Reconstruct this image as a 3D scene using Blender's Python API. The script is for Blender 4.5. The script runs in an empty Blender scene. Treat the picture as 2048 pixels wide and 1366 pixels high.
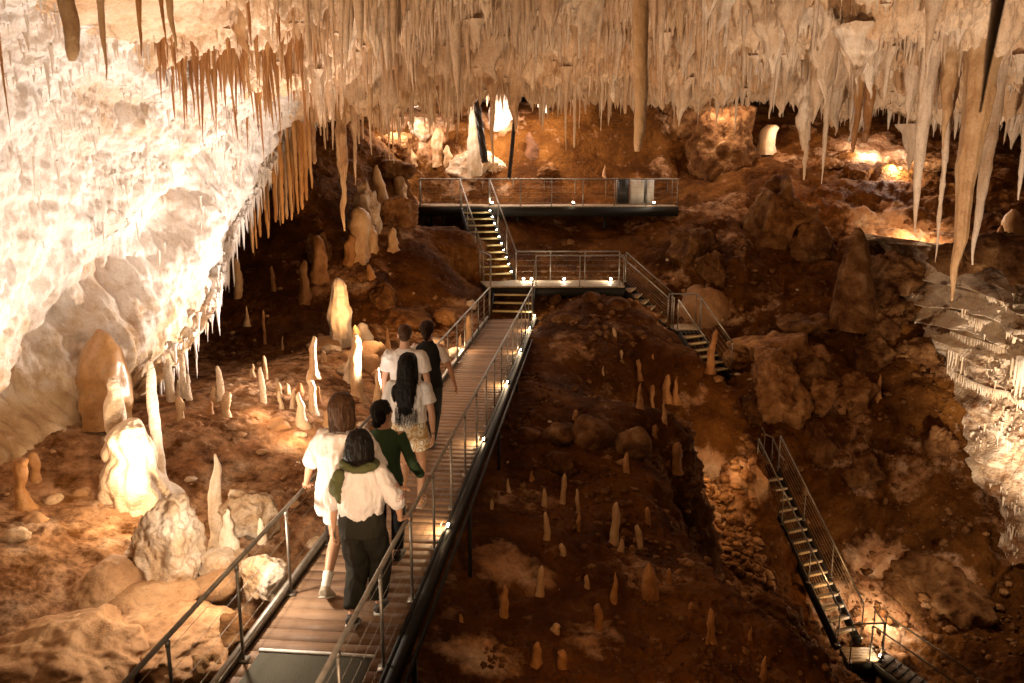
import bpy, bmesh, math, random
import numpy as np
from mathutils import Vector, Matrix
PI = math.pi
random.seed(7); RNG = np.random.default_rng(7)
scene = bpy.context.scene
COL = scene.collection
R = math.radians

# ---------------------------------------------------------------- camera
F = 1593.0; PITCH = R(11.8); EYE = 3.85
CP, SP = math.cos(PITCH), math.sin(PITCH)
def at(px, py, Y):
    """world point seen at photo pixel (px,py) at forward distance Y"""
    u = (px-1024)/F; v = (683-py)/F
    t = Y/(CP+v*SP)
    return Vector((u*t, Y, EYE+t*(-SP+v*CP)))
def atz(px, py, Z):
    u = (px-1024)/F; v = (683-py)/F
    t = (Z-EYE)/(-SP+v*CP)
    return Vector((u*t, t*(CP+v*SP), Z))
cam = bpy.data.cameras.new('camera'); camo = bpy.data.objects.new('camera', cam); COL.objects.link(camo)
camo.location = (0, 0, EYE); camo.rotation_euler = (R(90)-PITCH, 0, 0)
cam.sensor_width = 36; cam.lens = 36*F/2048; cam.clip_start = .05; cam.clip_end = 200
cam.dof.use_dof = True; cam.dof.focus_distance = 13; cam.dof.aperture_fstop = 2.6
scene.camera = camo

# ---------------------------------------------------------------- noise
def _hash(ix, iy, iz, seed):
    n = (ix*374761393 + iy*668265263 + iz*2147483647 + seed*1274126177) & 0xFFFFFFFF
    n = ((n ^ (n >> 13))*1274126177) & 0xFFFFFFFF
    n = ((n ^ (n >> 16))*2246822519) & 0xFFFFFFFF
    return ((n ^ (n >> 15)) & 0xFFFFFF)/float(0xFFFFFF)
def vnoise(p, seed=0):
    i = np.floor(p).astype(np.int64); f = p-i; f = f*f*(3-2*f)
    x, y, z = i[:, 0], i[:, 1], i[:, 2]; r = 0
    for dx in (0, 1):
        wx = f[:, 0] if dx else 1-f[:, 0]
        for dy in (0, 1):
            wy = f[:, 1] if dy else 1-f[:, 1]
            for dz in (0, 1):
                wz = f[:, 2] if dz else 1-f[:, 2]
                r = r+wx*wy*wz*_hash(x+dx, y+dy, z+dz, seed)
    return r*2-1
def fbm(p, sc, octv=4, seed=0, ridged=False):
    p = np.asarray(p, float)
    r = 0; a = 1; tot = 0
    for k in range(octv):
        n = vnoise(p*sc+k*17.3, seed+k)
        if ridged: n = 1-2*np.abs(n)
        r = r+a*n; tot += a; a *= .5; sc *= 2.03
    return r/tot
def worley(p, sc, seed=0):
    """distance to the nearest feature point, and that cell's random value"""
    q = np.asarray(p, float)*sc; i = np.floor(q).astype(np.int64)
    best = np.full(len(q), 9.); val = np.zeros(len(q))
    for dx in (-1, 0, 1):
        for dy in (-1, 0, 1):
            for dz in (-1, 0, 1):
                c = i+np.array([dx, dy, dz])
                fx = c[:, 0]+_hash(c[:, 0], c[:, 1], c[:, 2], seed)
                fy = c[:, 1]+_hash(c[:, 0], c[:, 1], c[:, 2], seed+5)
                fz = c[:, 2]+_hash(c[:, 0], c[:, 1], c[:, 2], seed+9)
                d = np.sqrt((q[:, 0]-fx)**2+(q[:, 1]-fy)**2+(q[:, 2]-fz)**2)
                m = d < best
                best = np.where(m, d, best); val = np.where(m, _hash(c[:, 0], c[:, 1], c[:, 2], seed+13), val)
    return best, val

# ---------------------------------------------------------------- object helpers
def mesh_np(name, verts, quads, smooth=True, tris=None):
    me = bpy.data.meshes.new(name)
    verts = np.asarray(verts, np.float32).reshape(-1, 3)
    faces = []
    quads = np.asarray(quads, np.int32).reshape(-1, 4) if len(quads) else np.zeros((0, 4), np.int32)
    nt = 0 if tris is None else len(tris)
    nl = quads.size+nt*3; nf = len(quads)+nt
    me.vertices.add(len(verts)); me.vertices.foreach_set('co', verts.ravel())
    me.loops.add(nl); me.polygons.add(nf)
    li = quads.ravel()
    st = np.arange(len(quads))*4
    if nt:
        t = np.asarray(tris, np.int32).ravel(); li = np.concatenate([li, t])
        st = np.concatenate([st, quads.size+np.arange(nt)*3])
    me.loops.foreach_set('vertex_index', li.astype(np.int32))
    me.polygons.foreach_set('loop_start', st.astype(np.int32))
    me.update(calc_edges=True); me.validate()
    if smooth: me.polygons.foreach_set('use_smooth', np.ones(nf, bool))
    return me
def link(name, me, mat=None, parent=None):
    o = bpy.data.objects.new(name, me); COL.objects.link(o)
    if me is not None and mat is not None and hasattr(me, 'materials') and len(me.materials) == 0: me.materials.append(mat)
    if parent is not None: o.parent = parent
    return o
def tag(o, label=None, cat=None, group=None, kind=None):
    if label: o['label'] = label
    if cat: o['category'] = cat
    if group: o['group'] = group
    if kind: o['kind'] = kind
    return o
def empty(name, loc, label, cat, group=None, rz=0):
    o = bpy.data.objects.new(name, None); COL.objects.link(o); o.location = loc; o.rotation_euler.z = rz
    o.empty_display_size = .1
    return tag(o, label, cat, group)
def grid_quads(nu, nv, closed=False):
    """nu rows by nv columns"""
    i, j = np.meshgrid(np.arange(nu-1), np.arange(nv if closed else nv-1), indexing='ij')
    j2 = (j+1) % nv
    return np.stack([i*nv+j, i*nv+j2, (i+1)*nv+j2, (i+1)*nv+j], -1).reshape(-1, 4)

class MB:
    """collects boxes, tubes and lofts into one mesh"""
    def __init__(s): s.v = []; s.q = []; s.t = []; s.n = 0
    def add(s, v, q, t=()):
        v = np.asarray(v, float).reshape(-1, 3)
        if len(q): s.q.append(np.asarray(q, np.int64).reshape(-1, 4)+s.n)
        if len(t): s.t.append(np.asarray(t, np.int64).reshape(-1, 3)+s.n)
        s.v.append(v); s.n += len(v)
    def box(s, c, size, ax=(1, 0, 0), ay=None, az=None):
        """box of given size centred at c; ax, az directions"""
        ax = Vector(ax).normalized()
        az = Vector(az).normalized() if az is not None else Vector((0, 0, 1))
        ay = az.cross(ax).normalized(); az = ax.cross(ay)
        c = Vector(c); hx, hy, hz = [k/2 for k in size]
        v = [c+ax*hx*i+ay*hy*j+az*hz*k for k in (-1, 1) for j in (-1, 1) for i in (-1, 1)]
        s.add([list(a) for a in v], [[0, 2, 3, 1], [4, 5, 7, 6], [0, 1, 5, 4], [2, 6, 7, 3], [0, 4, 6, 2], [1, 3, 7, 5]])
    def beam(s, a, b, w, h, up=(0, 0, 1)):
        a = Vector(a); b = Vector(b); d = b-a
        s.box((a+b)/2, (d.length, w, h), d, az=Vector(up)-d.normalized()*Vector(up).dot(d.normalized()))
    def tube(s, pts, r, n=8, cap=True, flat=1.0):
        pts = [Vector(p) for p in pts]; m = len(pts)
        rr = r if hasattr(r, '__len__') else [r]*m
        ref = None; rings = []
        for i, p in enumerate(pts):
            d = (pts[min(i+1, m-1)]-pts[max(i-1, 0)]).normalized()
            if ref is None: ref = Vector((0, 0, 1)) if abs(d.z) < .9 else Vector((1, 0, 0))
            x = (ref-d*ref.dot(d)).normalized(); ref = x; y = d.cross(x)
            rings.append([list(p+x*math.cos(2*PI*k/n)*rr[i]+y*math.sin(2*PI*k/n)*rr[i]*flat) for k in range(n)])
        v = np.array(rings).reshape(-1, 3); q = grid_quads(m, n, True)
        t = []
        if cap:
            v = np.vstack([v, list(pts[0]), list(pts[-1])]); c0 = m*n; c1 = c0+1
            t = [[c0, (k+1) % n, k] for k in range(n)]+[[c1, (m-1)*n+k, (m-1)*n+(k+1) % n] for k in range(n)]
        s.add(v, q, t)
    def obj(s, name, mat, parent=None, smooth=False):
        v = np.vstack(s.v); q = np.vstack(s.q) if s.q else []
        t = np.vstack(s.t) if s.t else None
        me = mesh_np(name, v, q, smooth, t)
        return link(name, me, mat, parent)
def smooth_path(pts, n=6):
    """Catmull-Rom through pts"""
    P = [Vector(p) for p in pts]; P = [P[0]*2-P[1]]+P+[P[-1]*2-P[-2]]; out = []
    for i in range(1, len(P)-2):
        for k in range(n):
            t = k/n; a, b, c, d = P[i-1:i+3]
            out.append(.5*((2*b)+(c-a)*t+(2*a-5*b+4*c-d)*t*t+(3*b-a-3*c+d)*t**3))
    out.append(P[-2]); return out

# ---------------------------------------------------------------- materials
def newmat(name):
    m = bpy.data.materials.new(name); m.use_nodes = True
    nt = m.node_tree; b = nt.nodes['Principled BSDF']
    return m, nt, b
def N(nt, typ, **kw):
    n = nt.nodes.new(typ)
    for k, v in kw.items():
        if k.startswith('i_'):
            key = k[2:].replace('_', ' ')
            n.inputs[int(key) if key.isdigit() else key].default_value = v
        else: setattr(n, k, v)
    return n
def ramp(nt, stops):
    n = nt.nodes.new('ShaderNodeValToRGB'); e = n.color_ramp.elements
    while len(e) < len(stops): e.new(.5)
    for i, (p, c) in enumerate(stops):
        e[i].position = p; e[i].color = (*c, 1) if len(c) == 3 else c
    return n
def simple(name, col, rough=.6, metal=0, spec=.5, emit=None, es=0, noise=0, nsc=20, bump=0, bsc=60):
    m, nt, b = newmat(name)
    b.inputs['Base Color'].default_value = (*col, 1); b.inputs['Roughness'].default_value = rough
    b.inputs['Metallic'].default_value = metal; b.inputs['Specular IOR Level'].default_value = spec
    if noise or bump:
        tc = N(nt, 'ShaderNodeTexCoord')
    if noise:
        nz = N(nt, 'ShaderNodeTexNoise', i_Scale=nsc, i_Detail=5.)
        nt.links.new(tc.outputs['Object'], nz.inputs['Vector'])
        rp = ramp(nt, [(.3, [c*(1-noise) for c in col]), (.7, [min(1, c*(1+noise)) for c in col])])
        nt.links.new(nz.outputs['Fac'], rp.inputs['Fac']); nt.links.new(rp.outputs['Color'], b.inputs['Base Color'])
    if bump:
        nb = N(nt, 'ShaderNodeTexNoise', i_Scale=bsc, i_Detail=3.); nt.links.new(tc.outputs['Object'], nb.inputs['Vector'])
        bp = N(nt, 'ShaderNodeBump', i_Strength=bump, i_Distance=.01)
        nt.links.new(nb.outputs['Fac'], bp.inputs['Height']); nt.links.new(bp.outputs['Normal'], b.inputs['Normal'])
    if emit:
        b.inputs['Emission Color'].default_value = (*emit, 1); b.inputs['Emission Strength'].default_value = es
    return m
def rock(name, stops=None, stain=None, sc=1.2, bump=.6, dist=.06, vstretch=1., rough=.7, spec=.3, attr=None, attrcol=None, fine=9., zstretch_bump=None, micro=.35, grit=.85):
    """mottled rock: a colour ramp over two noises, stains, a bump from three scales; attr names a vertex value that mixes in attrcol"""
    m, nt, b = newmat(name); L = nt.links.new
    geo = N(nt, 'ShaderNodeNewGeometry')
    mp = N(nt, 'ShaderNodeMapping'); mp.inputs['Scale'].default_value = (1, 1, vstretch); L(geo.outputs['Position'], mp.inputs['Vector'])
    n1 = N(nt, 'ShaderNodeTexNoise', i_Scale=sc, i_Detail=9., i_Roughness=.62, i_Distortion=.4); L(mp.outputs[0], n1.inputs['Vector'])
    rp = ramp(nt, stops); L(n1.outputs['Fac'], rp.inputs['Fac']); col = rp.outputs['Color']
    if stain:
        n2 = N(nt, 'ShaderNodeTexNoise', i_Scale=sc*.55, i_Detail=7., i_Roughness=.7); L(mp.outputs[0], n2.inputs['Vector'])
        off = N(nt, 'ShaderNodeVectorMath', operation='ADD'); off.inputs[1].default_value = (13.1, 5.7, 2.2); L(mp.outputs[0], off.inputs[0]); L(off.outputs[0], n2.inputs['Vector'])
        r2 = ramp(nt, [(stain[1], (0, 0, 0)), (stain[2], (1, 1, 1))]); L(n2.outputs['Fac'], r2.inputs['Fac'])
        mx = N(nt, 'ShaderNodeMix', data_type='RGBA'); L(r2.outputs['Color'], mx.inputs[0]); L(col, mx.inputs[6]); mx.inputs[7].default_value = (*stain[0], 1); col = mx.outputs[2]
    if attr:
        at_ = N(nt, 'ShaderNodeAttribute', attribute_name=attr)
        n4 = N(nt, 'ShaderNodeTexNoise', i_Scale=3.2, i_Detail=9., i_Roughness=.68); L(geo.outputs['Position'], n4.inputs['Vector'])
        m4 = N(nt, 'ShaderNodeMath', operation='MULTIPLY_ADD'); m4.inputs[1].default_value = 2.2; m4.inputs[2].default_value = -1.1; L(n4.outputs['Fac'], m4.inputs[0])
        m5 = N(nt, 'ShaderNodeMath', operation='ADD'); L(m4.outputs[0], m5.inputs[0]); L(at_.outputs['Fac'], m5.inputs[1])
        r5 = ramp(nt, [(.2, (0, 0, 0)), (.8, (1, 1, 1))]); L(m5.outputs[0], r5.inputs['Fac'])
        mx = N(nt, 'ShaderNodeMix', data_type='RGBA'); L(r5.outputs['Color'], mx.inputs[0]); L(col, mx.inputs[6])
        n3 = N(nt, 'ShaderNodeTexNoise', i_Scale=sc*2, i_Detail=6.); L(geo.outputs['Position'], n3.inputs['Vector'])
        r3 = ramp(nt, attrcol); L(n3.outputs['Fac'], r3.inputs['Fac']); L(r3.outputs['Color'], mx.inputs[7]); col = mx.outputs[2]
    nf = N(nt, 'ShaderNodeTexNoise', i_Scale=fine*4.5, i_Detail=6., i_Roughness=.75); L(geo.outputs['Position'], nf.inputs['Vector'])
    rf = ramp(nt, [(.30, (.50, .44, .40)), (.46, (.95, .93, .92)), (.7, (1.12, 1.10, 1.08))]); L(nf.outputs['Fac'], rf.inputs['Fac'])
    mf = N(nt, 'ShaderNodeMix', data_type='RGBA', blend_type='MULTIPLY'); mf.inputs[0].default_value = grit; L(col, mf.inputs[6]); L(rf.outputs['Color'], mf.inputs[7]); col = mf.outputs[2]
    L(col, b.inputs['Base Color']); b.inputs['Roughness'].default_value = rough; b.inputs['Specular IOR Level'].default_value = spec
    mb = N(nt, 'ShaderNodeMapping'); mb.inputs['Scale'].default_value = (1, 1, zstretch_bump if zstretch_bump else vstretch); L(geo.outputs['Position'], mb.inputs['Vector'])
    a = N(nt, 'ShaderNodeTexNoise', i_Scale=fine*.5, i_Detail=8., i_Roughness=.65); L(mb.outputs[0], a.inputs['Vector'])
    v = N(nt, 'ShaderNodeTexVoronoi', i_Scale=fine*1.6); L(mb.outputs[0], v.inputs['Vector'])
    md = N(nt, 'ShaderNodeMath', operation='MULTIPLY_ADD'); L(v.outputs['Distance'], md.inputs[0]); md.inputs[1].default_value = -micro; L(a.outputs['Fac'], md.inputs[2])
    mh = N(nt, 'ShaderNodeMath', operation='MULTIPLY_ADD'); L(nf.outputs['Fac'], mh.inputs[0]); mh.inputs[1].default_value = .22; L(md.outputs[0], mh.inputs[2])
    bp = N(nt, 'ShaderNodeBump', i_Strength=bump, i_Distance=dist); L(mh.outputs[0], bp.inputs['Height']); L(bp.outputs['Normal'], b.inputs['Normal'])
    return m

M = {}
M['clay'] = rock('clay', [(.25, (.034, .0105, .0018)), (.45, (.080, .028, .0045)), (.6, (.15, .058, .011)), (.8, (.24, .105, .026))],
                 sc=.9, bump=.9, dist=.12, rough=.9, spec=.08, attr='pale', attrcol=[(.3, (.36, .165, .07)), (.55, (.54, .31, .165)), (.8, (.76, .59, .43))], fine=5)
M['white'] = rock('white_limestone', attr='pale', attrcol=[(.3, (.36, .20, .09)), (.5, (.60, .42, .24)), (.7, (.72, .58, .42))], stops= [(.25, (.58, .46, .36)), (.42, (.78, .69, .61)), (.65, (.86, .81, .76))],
                  stain=((.50, .27, .11), .56, .74), sc=1.1, bump=.8, dist=.06, fine=9, vstretch=.5, micro=.35, grit=.6, zstretch_bump=.35)
M['ceil'] = rock('ceiling_calcite', [(.25, (.38, .18, .07)), (.42, (.66, .43, .25)), (.6, (.84, .64, .45)), (.8, (.90, .78, .63))],
                 stain=((.34, .15, .045), .57, .72), sc=.9, bump=.9, dist=.07, fine=7, vstretch=.35, zstretch_bump=.4, micro=.5)
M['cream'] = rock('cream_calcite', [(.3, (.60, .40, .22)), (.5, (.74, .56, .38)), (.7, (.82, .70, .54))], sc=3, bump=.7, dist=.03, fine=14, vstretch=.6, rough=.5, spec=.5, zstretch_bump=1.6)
M['amber'] = rock('amber_calcite', [(.3, (.16, .06, .016)), (.5, (.38, .17, .05)), (.7, (.60, .36, .16))], sc=3, bump=.6, dist=.02, fine=12, vstretch=.3, rough=.45, spec=.5)
M['brown'] = rock('brown_calcite', [(.3, (.20, .075, .02)), (.5, (.38, .175, .055)), (.7, (.54, .29, .11))], sc=4, bump=.7, dist=.03, fine=12, vstretch=.6, rough=.6)
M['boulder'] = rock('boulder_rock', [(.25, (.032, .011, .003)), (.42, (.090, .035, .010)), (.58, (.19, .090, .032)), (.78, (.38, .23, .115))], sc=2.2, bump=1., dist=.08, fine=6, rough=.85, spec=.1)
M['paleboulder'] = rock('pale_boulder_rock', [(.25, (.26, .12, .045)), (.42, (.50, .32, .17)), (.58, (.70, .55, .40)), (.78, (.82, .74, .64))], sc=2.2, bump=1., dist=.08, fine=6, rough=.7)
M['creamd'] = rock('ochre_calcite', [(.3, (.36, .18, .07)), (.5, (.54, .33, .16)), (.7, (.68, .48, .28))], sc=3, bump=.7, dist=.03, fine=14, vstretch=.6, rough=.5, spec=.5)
M['brownw'] = rock('wet_brown_calcite', [(.3, (.34, .16, .05)), (.55, (.48, .26, .10)), (.75, (.62, .39, .18))], sc=1.4, bump=.3, dist=.03, fine=5, vstretch=.5, rough=.32, spec=.6)
M['clayrock'] = rock('clay_covered_rock', [(.25, (.05, .018, .006)), (.5, (.11, .042, .013)), (.75, (.19, .08, .03))], sc=1.6, bump=.8, dist=.06, fine=6, rough=.8)
M['clayrockl'] = rock('sandy_clay_rock', [(.25, (.24, .115, .045)), (.5, (.40, .215, .095)), (.75, (.56, .35, .18))], sc=1.6, bump=.7, dist=.05, fine=6, rough=.75)
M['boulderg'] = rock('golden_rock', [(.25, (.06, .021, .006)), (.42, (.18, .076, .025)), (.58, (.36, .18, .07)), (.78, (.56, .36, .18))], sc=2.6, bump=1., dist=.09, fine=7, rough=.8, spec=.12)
M['ceilp'] = rock('pale_ceiling_calcite', [(.25, (.42, .24, .12)), (.42, (.62, .45, .30)), (.6, (.78, .64, .50)), (.8, (.86, .77, .66))], sc=2, bump=.8, dist=.05, fine=9, vstretch=.4)
M['flowp'] = rock('pale_flowstone', [(.25, (.50, .33, .18)), (.45, (.72, .57, .40)), (.65, (.84, .74, .60))], sc=2, bump=.8, dist=.03, fine=12, vstretch=.6)
M['steel'] = simple('galvanised_steel', (.24, .21, .175), .5, .7, noise=.25, nsc=14)
M['dsteel'] = simple('dark_steel', (.012, .010, .008), .65, 0, noise=.3, spec=.3)
M['wire'] = simple('steel_wire', (.26, .22, .17), .5, .7)
M['yellow'] = simple('tread_nosing', (.55, .45, .22), .6)
M['lamp'] = simple('lamp_housing', (.05, .05, .05), .5, .5)
M['glow'] = simple('lamp_lens', (1, .9, .75), .3, emit=(1, .86, .62), es=60)
M['panel'] = simple('white_panel', (.75, .72, .66), .5)
M['root'] = rock('root_bark', [(.3, (.012, .008, .006)), (.6, (.05, .032, .022)), (.8, (.16, .11, .08))], sc=5, bump=1., dist=.05, fine=14, vstretch=.2)
def wood_mat():
    m, nt, b = newmat('deck_boards'); L = nt.links.new
    tc = N(nt, 'ShaderNodeTexCoord'); 
    mp = N(nt, 'ShaderNodeMapping'); mp.inputs['Scale'].default_value = (1.2, 22, 1); L(tc.outputs['Object'], mp.inputs['Vector'])
    n1 = N(nt, 'ShaderNodeTexNoise', i_Scale=2.2, i_Detail=7.); L(mp.outputs[0], n1.inputs['Vector'])
    at_ = N(nt, 'ShaderNodeAttribute', attribute_name='board')
    r1 = ramp(nt, [(.2, (.15, .078, .038)), (.8, (.34, .20, .11))])
    md = N(nt, 'ShaderNodeMath', operation='MULTIPLY_ADD'); md.inputs[1].default_value = .45; L(at_.outputs['Fac'], md.inputs[0])
    m2 = N(nt, 'ShaderNodeMath', operation='MULTIPLY'); m2.inputs[1].default_value = .6; L(n1.outputs['Fac'], m2.inputs[0]); L(m2.outputs[0], md.inputs[2])
    L(md.outputs[0], r1.inputs['Fac']); L(r1.outputs['Color'], b.inputs['Base Color'])
    n2 = N(nt, 'ShaderNodeTexNoise', i_Scale=9., i_Detail=4.); L(tc.outputs['Object'], n2.inputs['Vector'])
    r2 = ramp(nt, [(.3, (.6, .6, .6)), (.7, (.85, .85, .85))]); L(n2.outputs['Fac'], r2.inputs['Fac']); L(r2.outputs['Color'], b.inputs['Roughness'])
    bp = N(nt, 'ShaderNodeBump', i_Strength=.4, i_Distance=.004); L(n1.outputs['Fac'], bp.inputs['Height']); L(bp.outputs['Normal'], b.inputs['Normal'])
    return m
M['wood'] = wood_mat()

M['woodl'] = simple('grey_deck_planks', (.40, .31, .22), .6, noise=.4, nsc=30)
M['dsteelw'] = simple('dull_steel_tread', (.16, .13, .10), .6, .3, noise=.3)
M['nosing'] = simple('pale_tread_edge', (.62, .48, .30), .6, noise=.3)
M['mat'] = simple('gritty_mat', (.10, .092, .068), .95, spec=.1, noise=.35, nsc=160, bump=.6, bsc=200)
M['amberl'] = rock('orange_drapery', [(.3, (.36, .15, .04)), (.5, (.58, .30, .10)), (.7, (.72, .46, .22))], sc=3, bump=.6, dist=.03, fine=10, vstretch=.2, rough=.5)
# ---------------------------------------------------------------- terrain control points
def rbf_fit(P, c=.45):
    P = np.array(P, float); xy = P[:, :2]; z = P[:, 2]; n = len(P)
    d = np.sqrt(((xy[:, None]-xy[None])**2).sum(-1)+c*c)
    A = np.zeros((n+3, n+3)); A[:n, :n] = d-np.eye(n)*.08; A[:n, n] = 1; A[:n, n+1:] = xy; A[n, :n] = 1; A[n+1:, :n] = xy.T
    w = np.linalg.solve(A, np.concatenate([z, [0, 0, 0]]))
    def f(x, y):
        x = np.asarray(x, float).ravel(); y = np.asarray(y, float).ravel()
        r = w[n]+w[n+1]*x+w[n+2]*y
        for k in range(n): r = r+w[k]*np.sqrt((x-xy[k, 0])**2+(y-xy[k, 1])**2+c*c)
        return r
    return f
def zpt(px, py, Z): p = atz(px, py, Z); return tuple(p)
G = []
for a in [(0,1366,.0),(200,1366,-.25),(400,1366,-.55),(0,1200,.1),(160,1090,.1),(300,1100,-.1),(480,1250,-.5),(590,1080,-.35),(0,1000,.3),
          (150,950,.25),(300,950,.15),(450,950,.02),(600,900,-.05),(150,850,.55),(300,850,.35),(450,850,.3),(600,800,.2),(700,760,.15),
          (690,705,.35),(800,740,.05),(880,710,-.05),(600,740,.35)]: G.append(zpt(*a))
for a in [(560,700,17.5),(560,600,20),(580,500,22),(600,400,23.5),(480,740,16.2),(780,680,18.6),(740,560,21),(850,600,21.3),(860,500,23),(905,466,24.5),
          (930,600,21.8),(843,500,26.7),(880,490,26.4),(850,440,28.6),(930,480,24.4),(740,470,23.5),(700,400,24.5),(700,250,28),(800,330,28),(900,300,30),(850,225,31.5),(850,380,29.4),(1000,290,30.6),
          (1300,200,32.5),(1180,200,32.3),(1080,240,31.6),(1200,330,30.8),(1000,350,29.6),(1340,335,30.8),(1100,440,27.4),(1300,440,27.2),(1000,440,26.6),(1100,500,25.6),(1300,500,25.4),
          (1200,540,24.4),(1150,606,21.8),(1250,606,21.8),
          (1430,290,31.5),(1420,400,27.5),(1400,450,26),(1520,350,28.5),(1620,400,27),(1760,300,31),(1880,300,31.5),(2048,330,30),(1720,350,28.5),(1800,450,26),(1950,480,24.5),
          (1450,550,24),(1600,500,25),(1600,600,22.8),(1480,630,22.8),(1750,600,22),(1850,620,21.3),(1800,525,23.5),(2048,560,22.5),
          (1570,715,20.6),(1470,790,20.3),(1700,750,20.4),(1850,750,20),(1650,850,19.4),(1750,950,18.9),(1900,900,18.9),(1750,1100,17.7),(1900,1080,17.6),
          (1900,1200,16.6),(1800,1300,15.5),(2048,1366,14.2),(1690,1340,14.8),(2200,1200,16),(2200,700,21),
          (1440,1060,16.4),(1480,930,18.6),(1390,1010,17.2),(1540,1120,15.9),(1600,1260,14.6),
          (1100,640,20.2),(1200,640,20.4),(1300,625,21.2),(1350,685,20.2),(1200,700,18.4),(1400,725,18.8),(1480,750,18.5),(1200,800,15.6),(1090,760,16.2),(1400,800,16.9),
          (1500,850,16.8),(1200,900,13.5),(1400,885,15.4),(1320,900,14.3),(1310,1000,12.7),(1200,1000,11.8),(1100,1100,10),(1340,1120,10.8),(1000,1200,8.8),
          (1200,1250,8.6),(1480,1210,9.6),(1000,1366,7.2),(1300,1366,7.6),(1580,1340,8.4),(900,1300,7.6),(1050,950,12.2)]: G.append(tuple(at(*a)))
G += [(5.0,11.5,-4.8),(5.2,14.2,-4.2),(4.6,16.0,-3.4),(6.5,8,-5),(7.5,12,-6.3),(0,3,-1.7),(3,3,-2.4),(6,4,-4),(-3,3,-.9),(-6,3,-.4),(-8,6,-.2),(-9,12,.4),(-8,16,.2),
      (-6,18,.1),(-8,22,1.5),(-1.3,8,-1.0),(-.7,12,-.75),(-.2,17,-.5),(0,20.5,-.3),(1.8,23.2,.45),(-.2,23.3,.5),(.6,22.2,-.1),(-1.5,23.8,.7),(-.5,25,1.3),(6.2,17.2,-4.2),(7,15.6,-6.4),
      (15,24,2),(16,30,4.5),(-8,30,5),(0,36,6.8),(8,36,6.8),(-10,36,6.8),(18,36,6.8),(14,18,-3),(14,10,-6)]
for a in [(1335,1020,12.2),(1400,1105,10.9),(1490,1185,10),(1590,1280,9.1),(1660,1350,8.5),(1345,965,13.0),(1400,915,14.6)]:
    p = at(*a); G.append(tuple(p))
    if a[0] != 1400 or a[1] > 1000: G += [(p.x+.35, p.y+.45, p.z-1.1), (p.x+.75, p.y+1.1, p.z-2.2)]
G += [(3.99,22.8,-.15),(4.94,22.45,-.95),(4.4,22.6,-.55),(5.36,21.6,-1.7),(5.63,20.9,-2.1),(3.7,14.3,-3.7),(4.2,14.7,-4.0),(3.9,15.4,-3.9),(3.1,13.7,-3.2)]
G += [tuple(at(*a)) for a in [(1400,1040,16.9),(1440,985,17.7),(1490,1070,16.6),(1400,1095,16.0),(1360,1030,17.0)]]
Hb = rbf_fit(G)
def H(x, y):
    x = np.asarray(x, float).ravel(); y = np.asarray(y, float).ravel()
    z = Hb(x, y)
    p = np.stack([x, y, z*0], 1)
    return z+.16*fbm(p, .45, 3, 3)
def hit(px, py):
    """where the line of sight through a photo pixel meets the terrain"""
    Y = np.arange(4.5, 36, .04); u = (px-1024)/F; v = (683-py)/F; t = Y/(CP+v*SP)
    z = EYE+t*(-SP+v*CP); h = H(u*t, Y)
    k = np.argmax(z < h)
    if not (z < h).any(): k = len(Y)-1
    return Vector((float(u*t[k]), float(Y[k]), float(h[k])))

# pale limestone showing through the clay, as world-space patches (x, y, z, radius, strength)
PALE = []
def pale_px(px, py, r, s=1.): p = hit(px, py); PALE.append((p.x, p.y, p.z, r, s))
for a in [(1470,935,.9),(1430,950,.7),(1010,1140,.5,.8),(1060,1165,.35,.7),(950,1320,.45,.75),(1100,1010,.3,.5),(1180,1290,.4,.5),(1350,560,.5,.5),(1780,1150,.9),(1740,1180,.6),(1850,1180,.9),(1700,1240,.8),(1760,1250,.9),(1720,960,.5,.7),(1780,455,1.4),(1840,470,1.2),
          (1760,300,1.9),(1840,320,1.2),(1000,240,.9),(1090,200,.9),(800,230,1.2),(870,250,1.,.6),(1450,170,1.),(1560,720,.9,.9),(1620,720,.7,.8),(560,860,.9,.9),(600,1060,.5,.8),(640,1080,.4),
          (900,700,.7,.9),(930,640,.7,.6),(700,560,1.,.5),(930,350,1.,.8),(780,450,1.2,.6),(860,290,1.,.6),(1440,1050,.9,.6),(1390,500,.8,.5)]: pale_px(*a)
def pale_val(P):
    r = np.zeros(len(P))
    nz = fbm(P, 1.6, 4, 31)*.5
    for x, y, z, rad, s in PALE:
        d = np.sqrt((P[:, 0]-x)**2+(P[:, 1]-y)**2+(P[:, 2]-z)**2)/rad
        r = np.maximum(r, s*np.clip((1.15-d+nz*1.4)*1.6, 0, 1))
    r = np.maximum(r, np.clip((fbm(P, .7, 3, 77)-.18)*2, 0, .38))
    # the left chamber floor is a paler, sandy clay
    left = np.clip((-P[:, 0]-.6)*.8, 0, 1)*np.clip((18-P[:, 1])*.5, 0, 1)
    return np.clip(np.maximum(r, left*(.50+.2*nz)), 0, 1)

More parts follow.
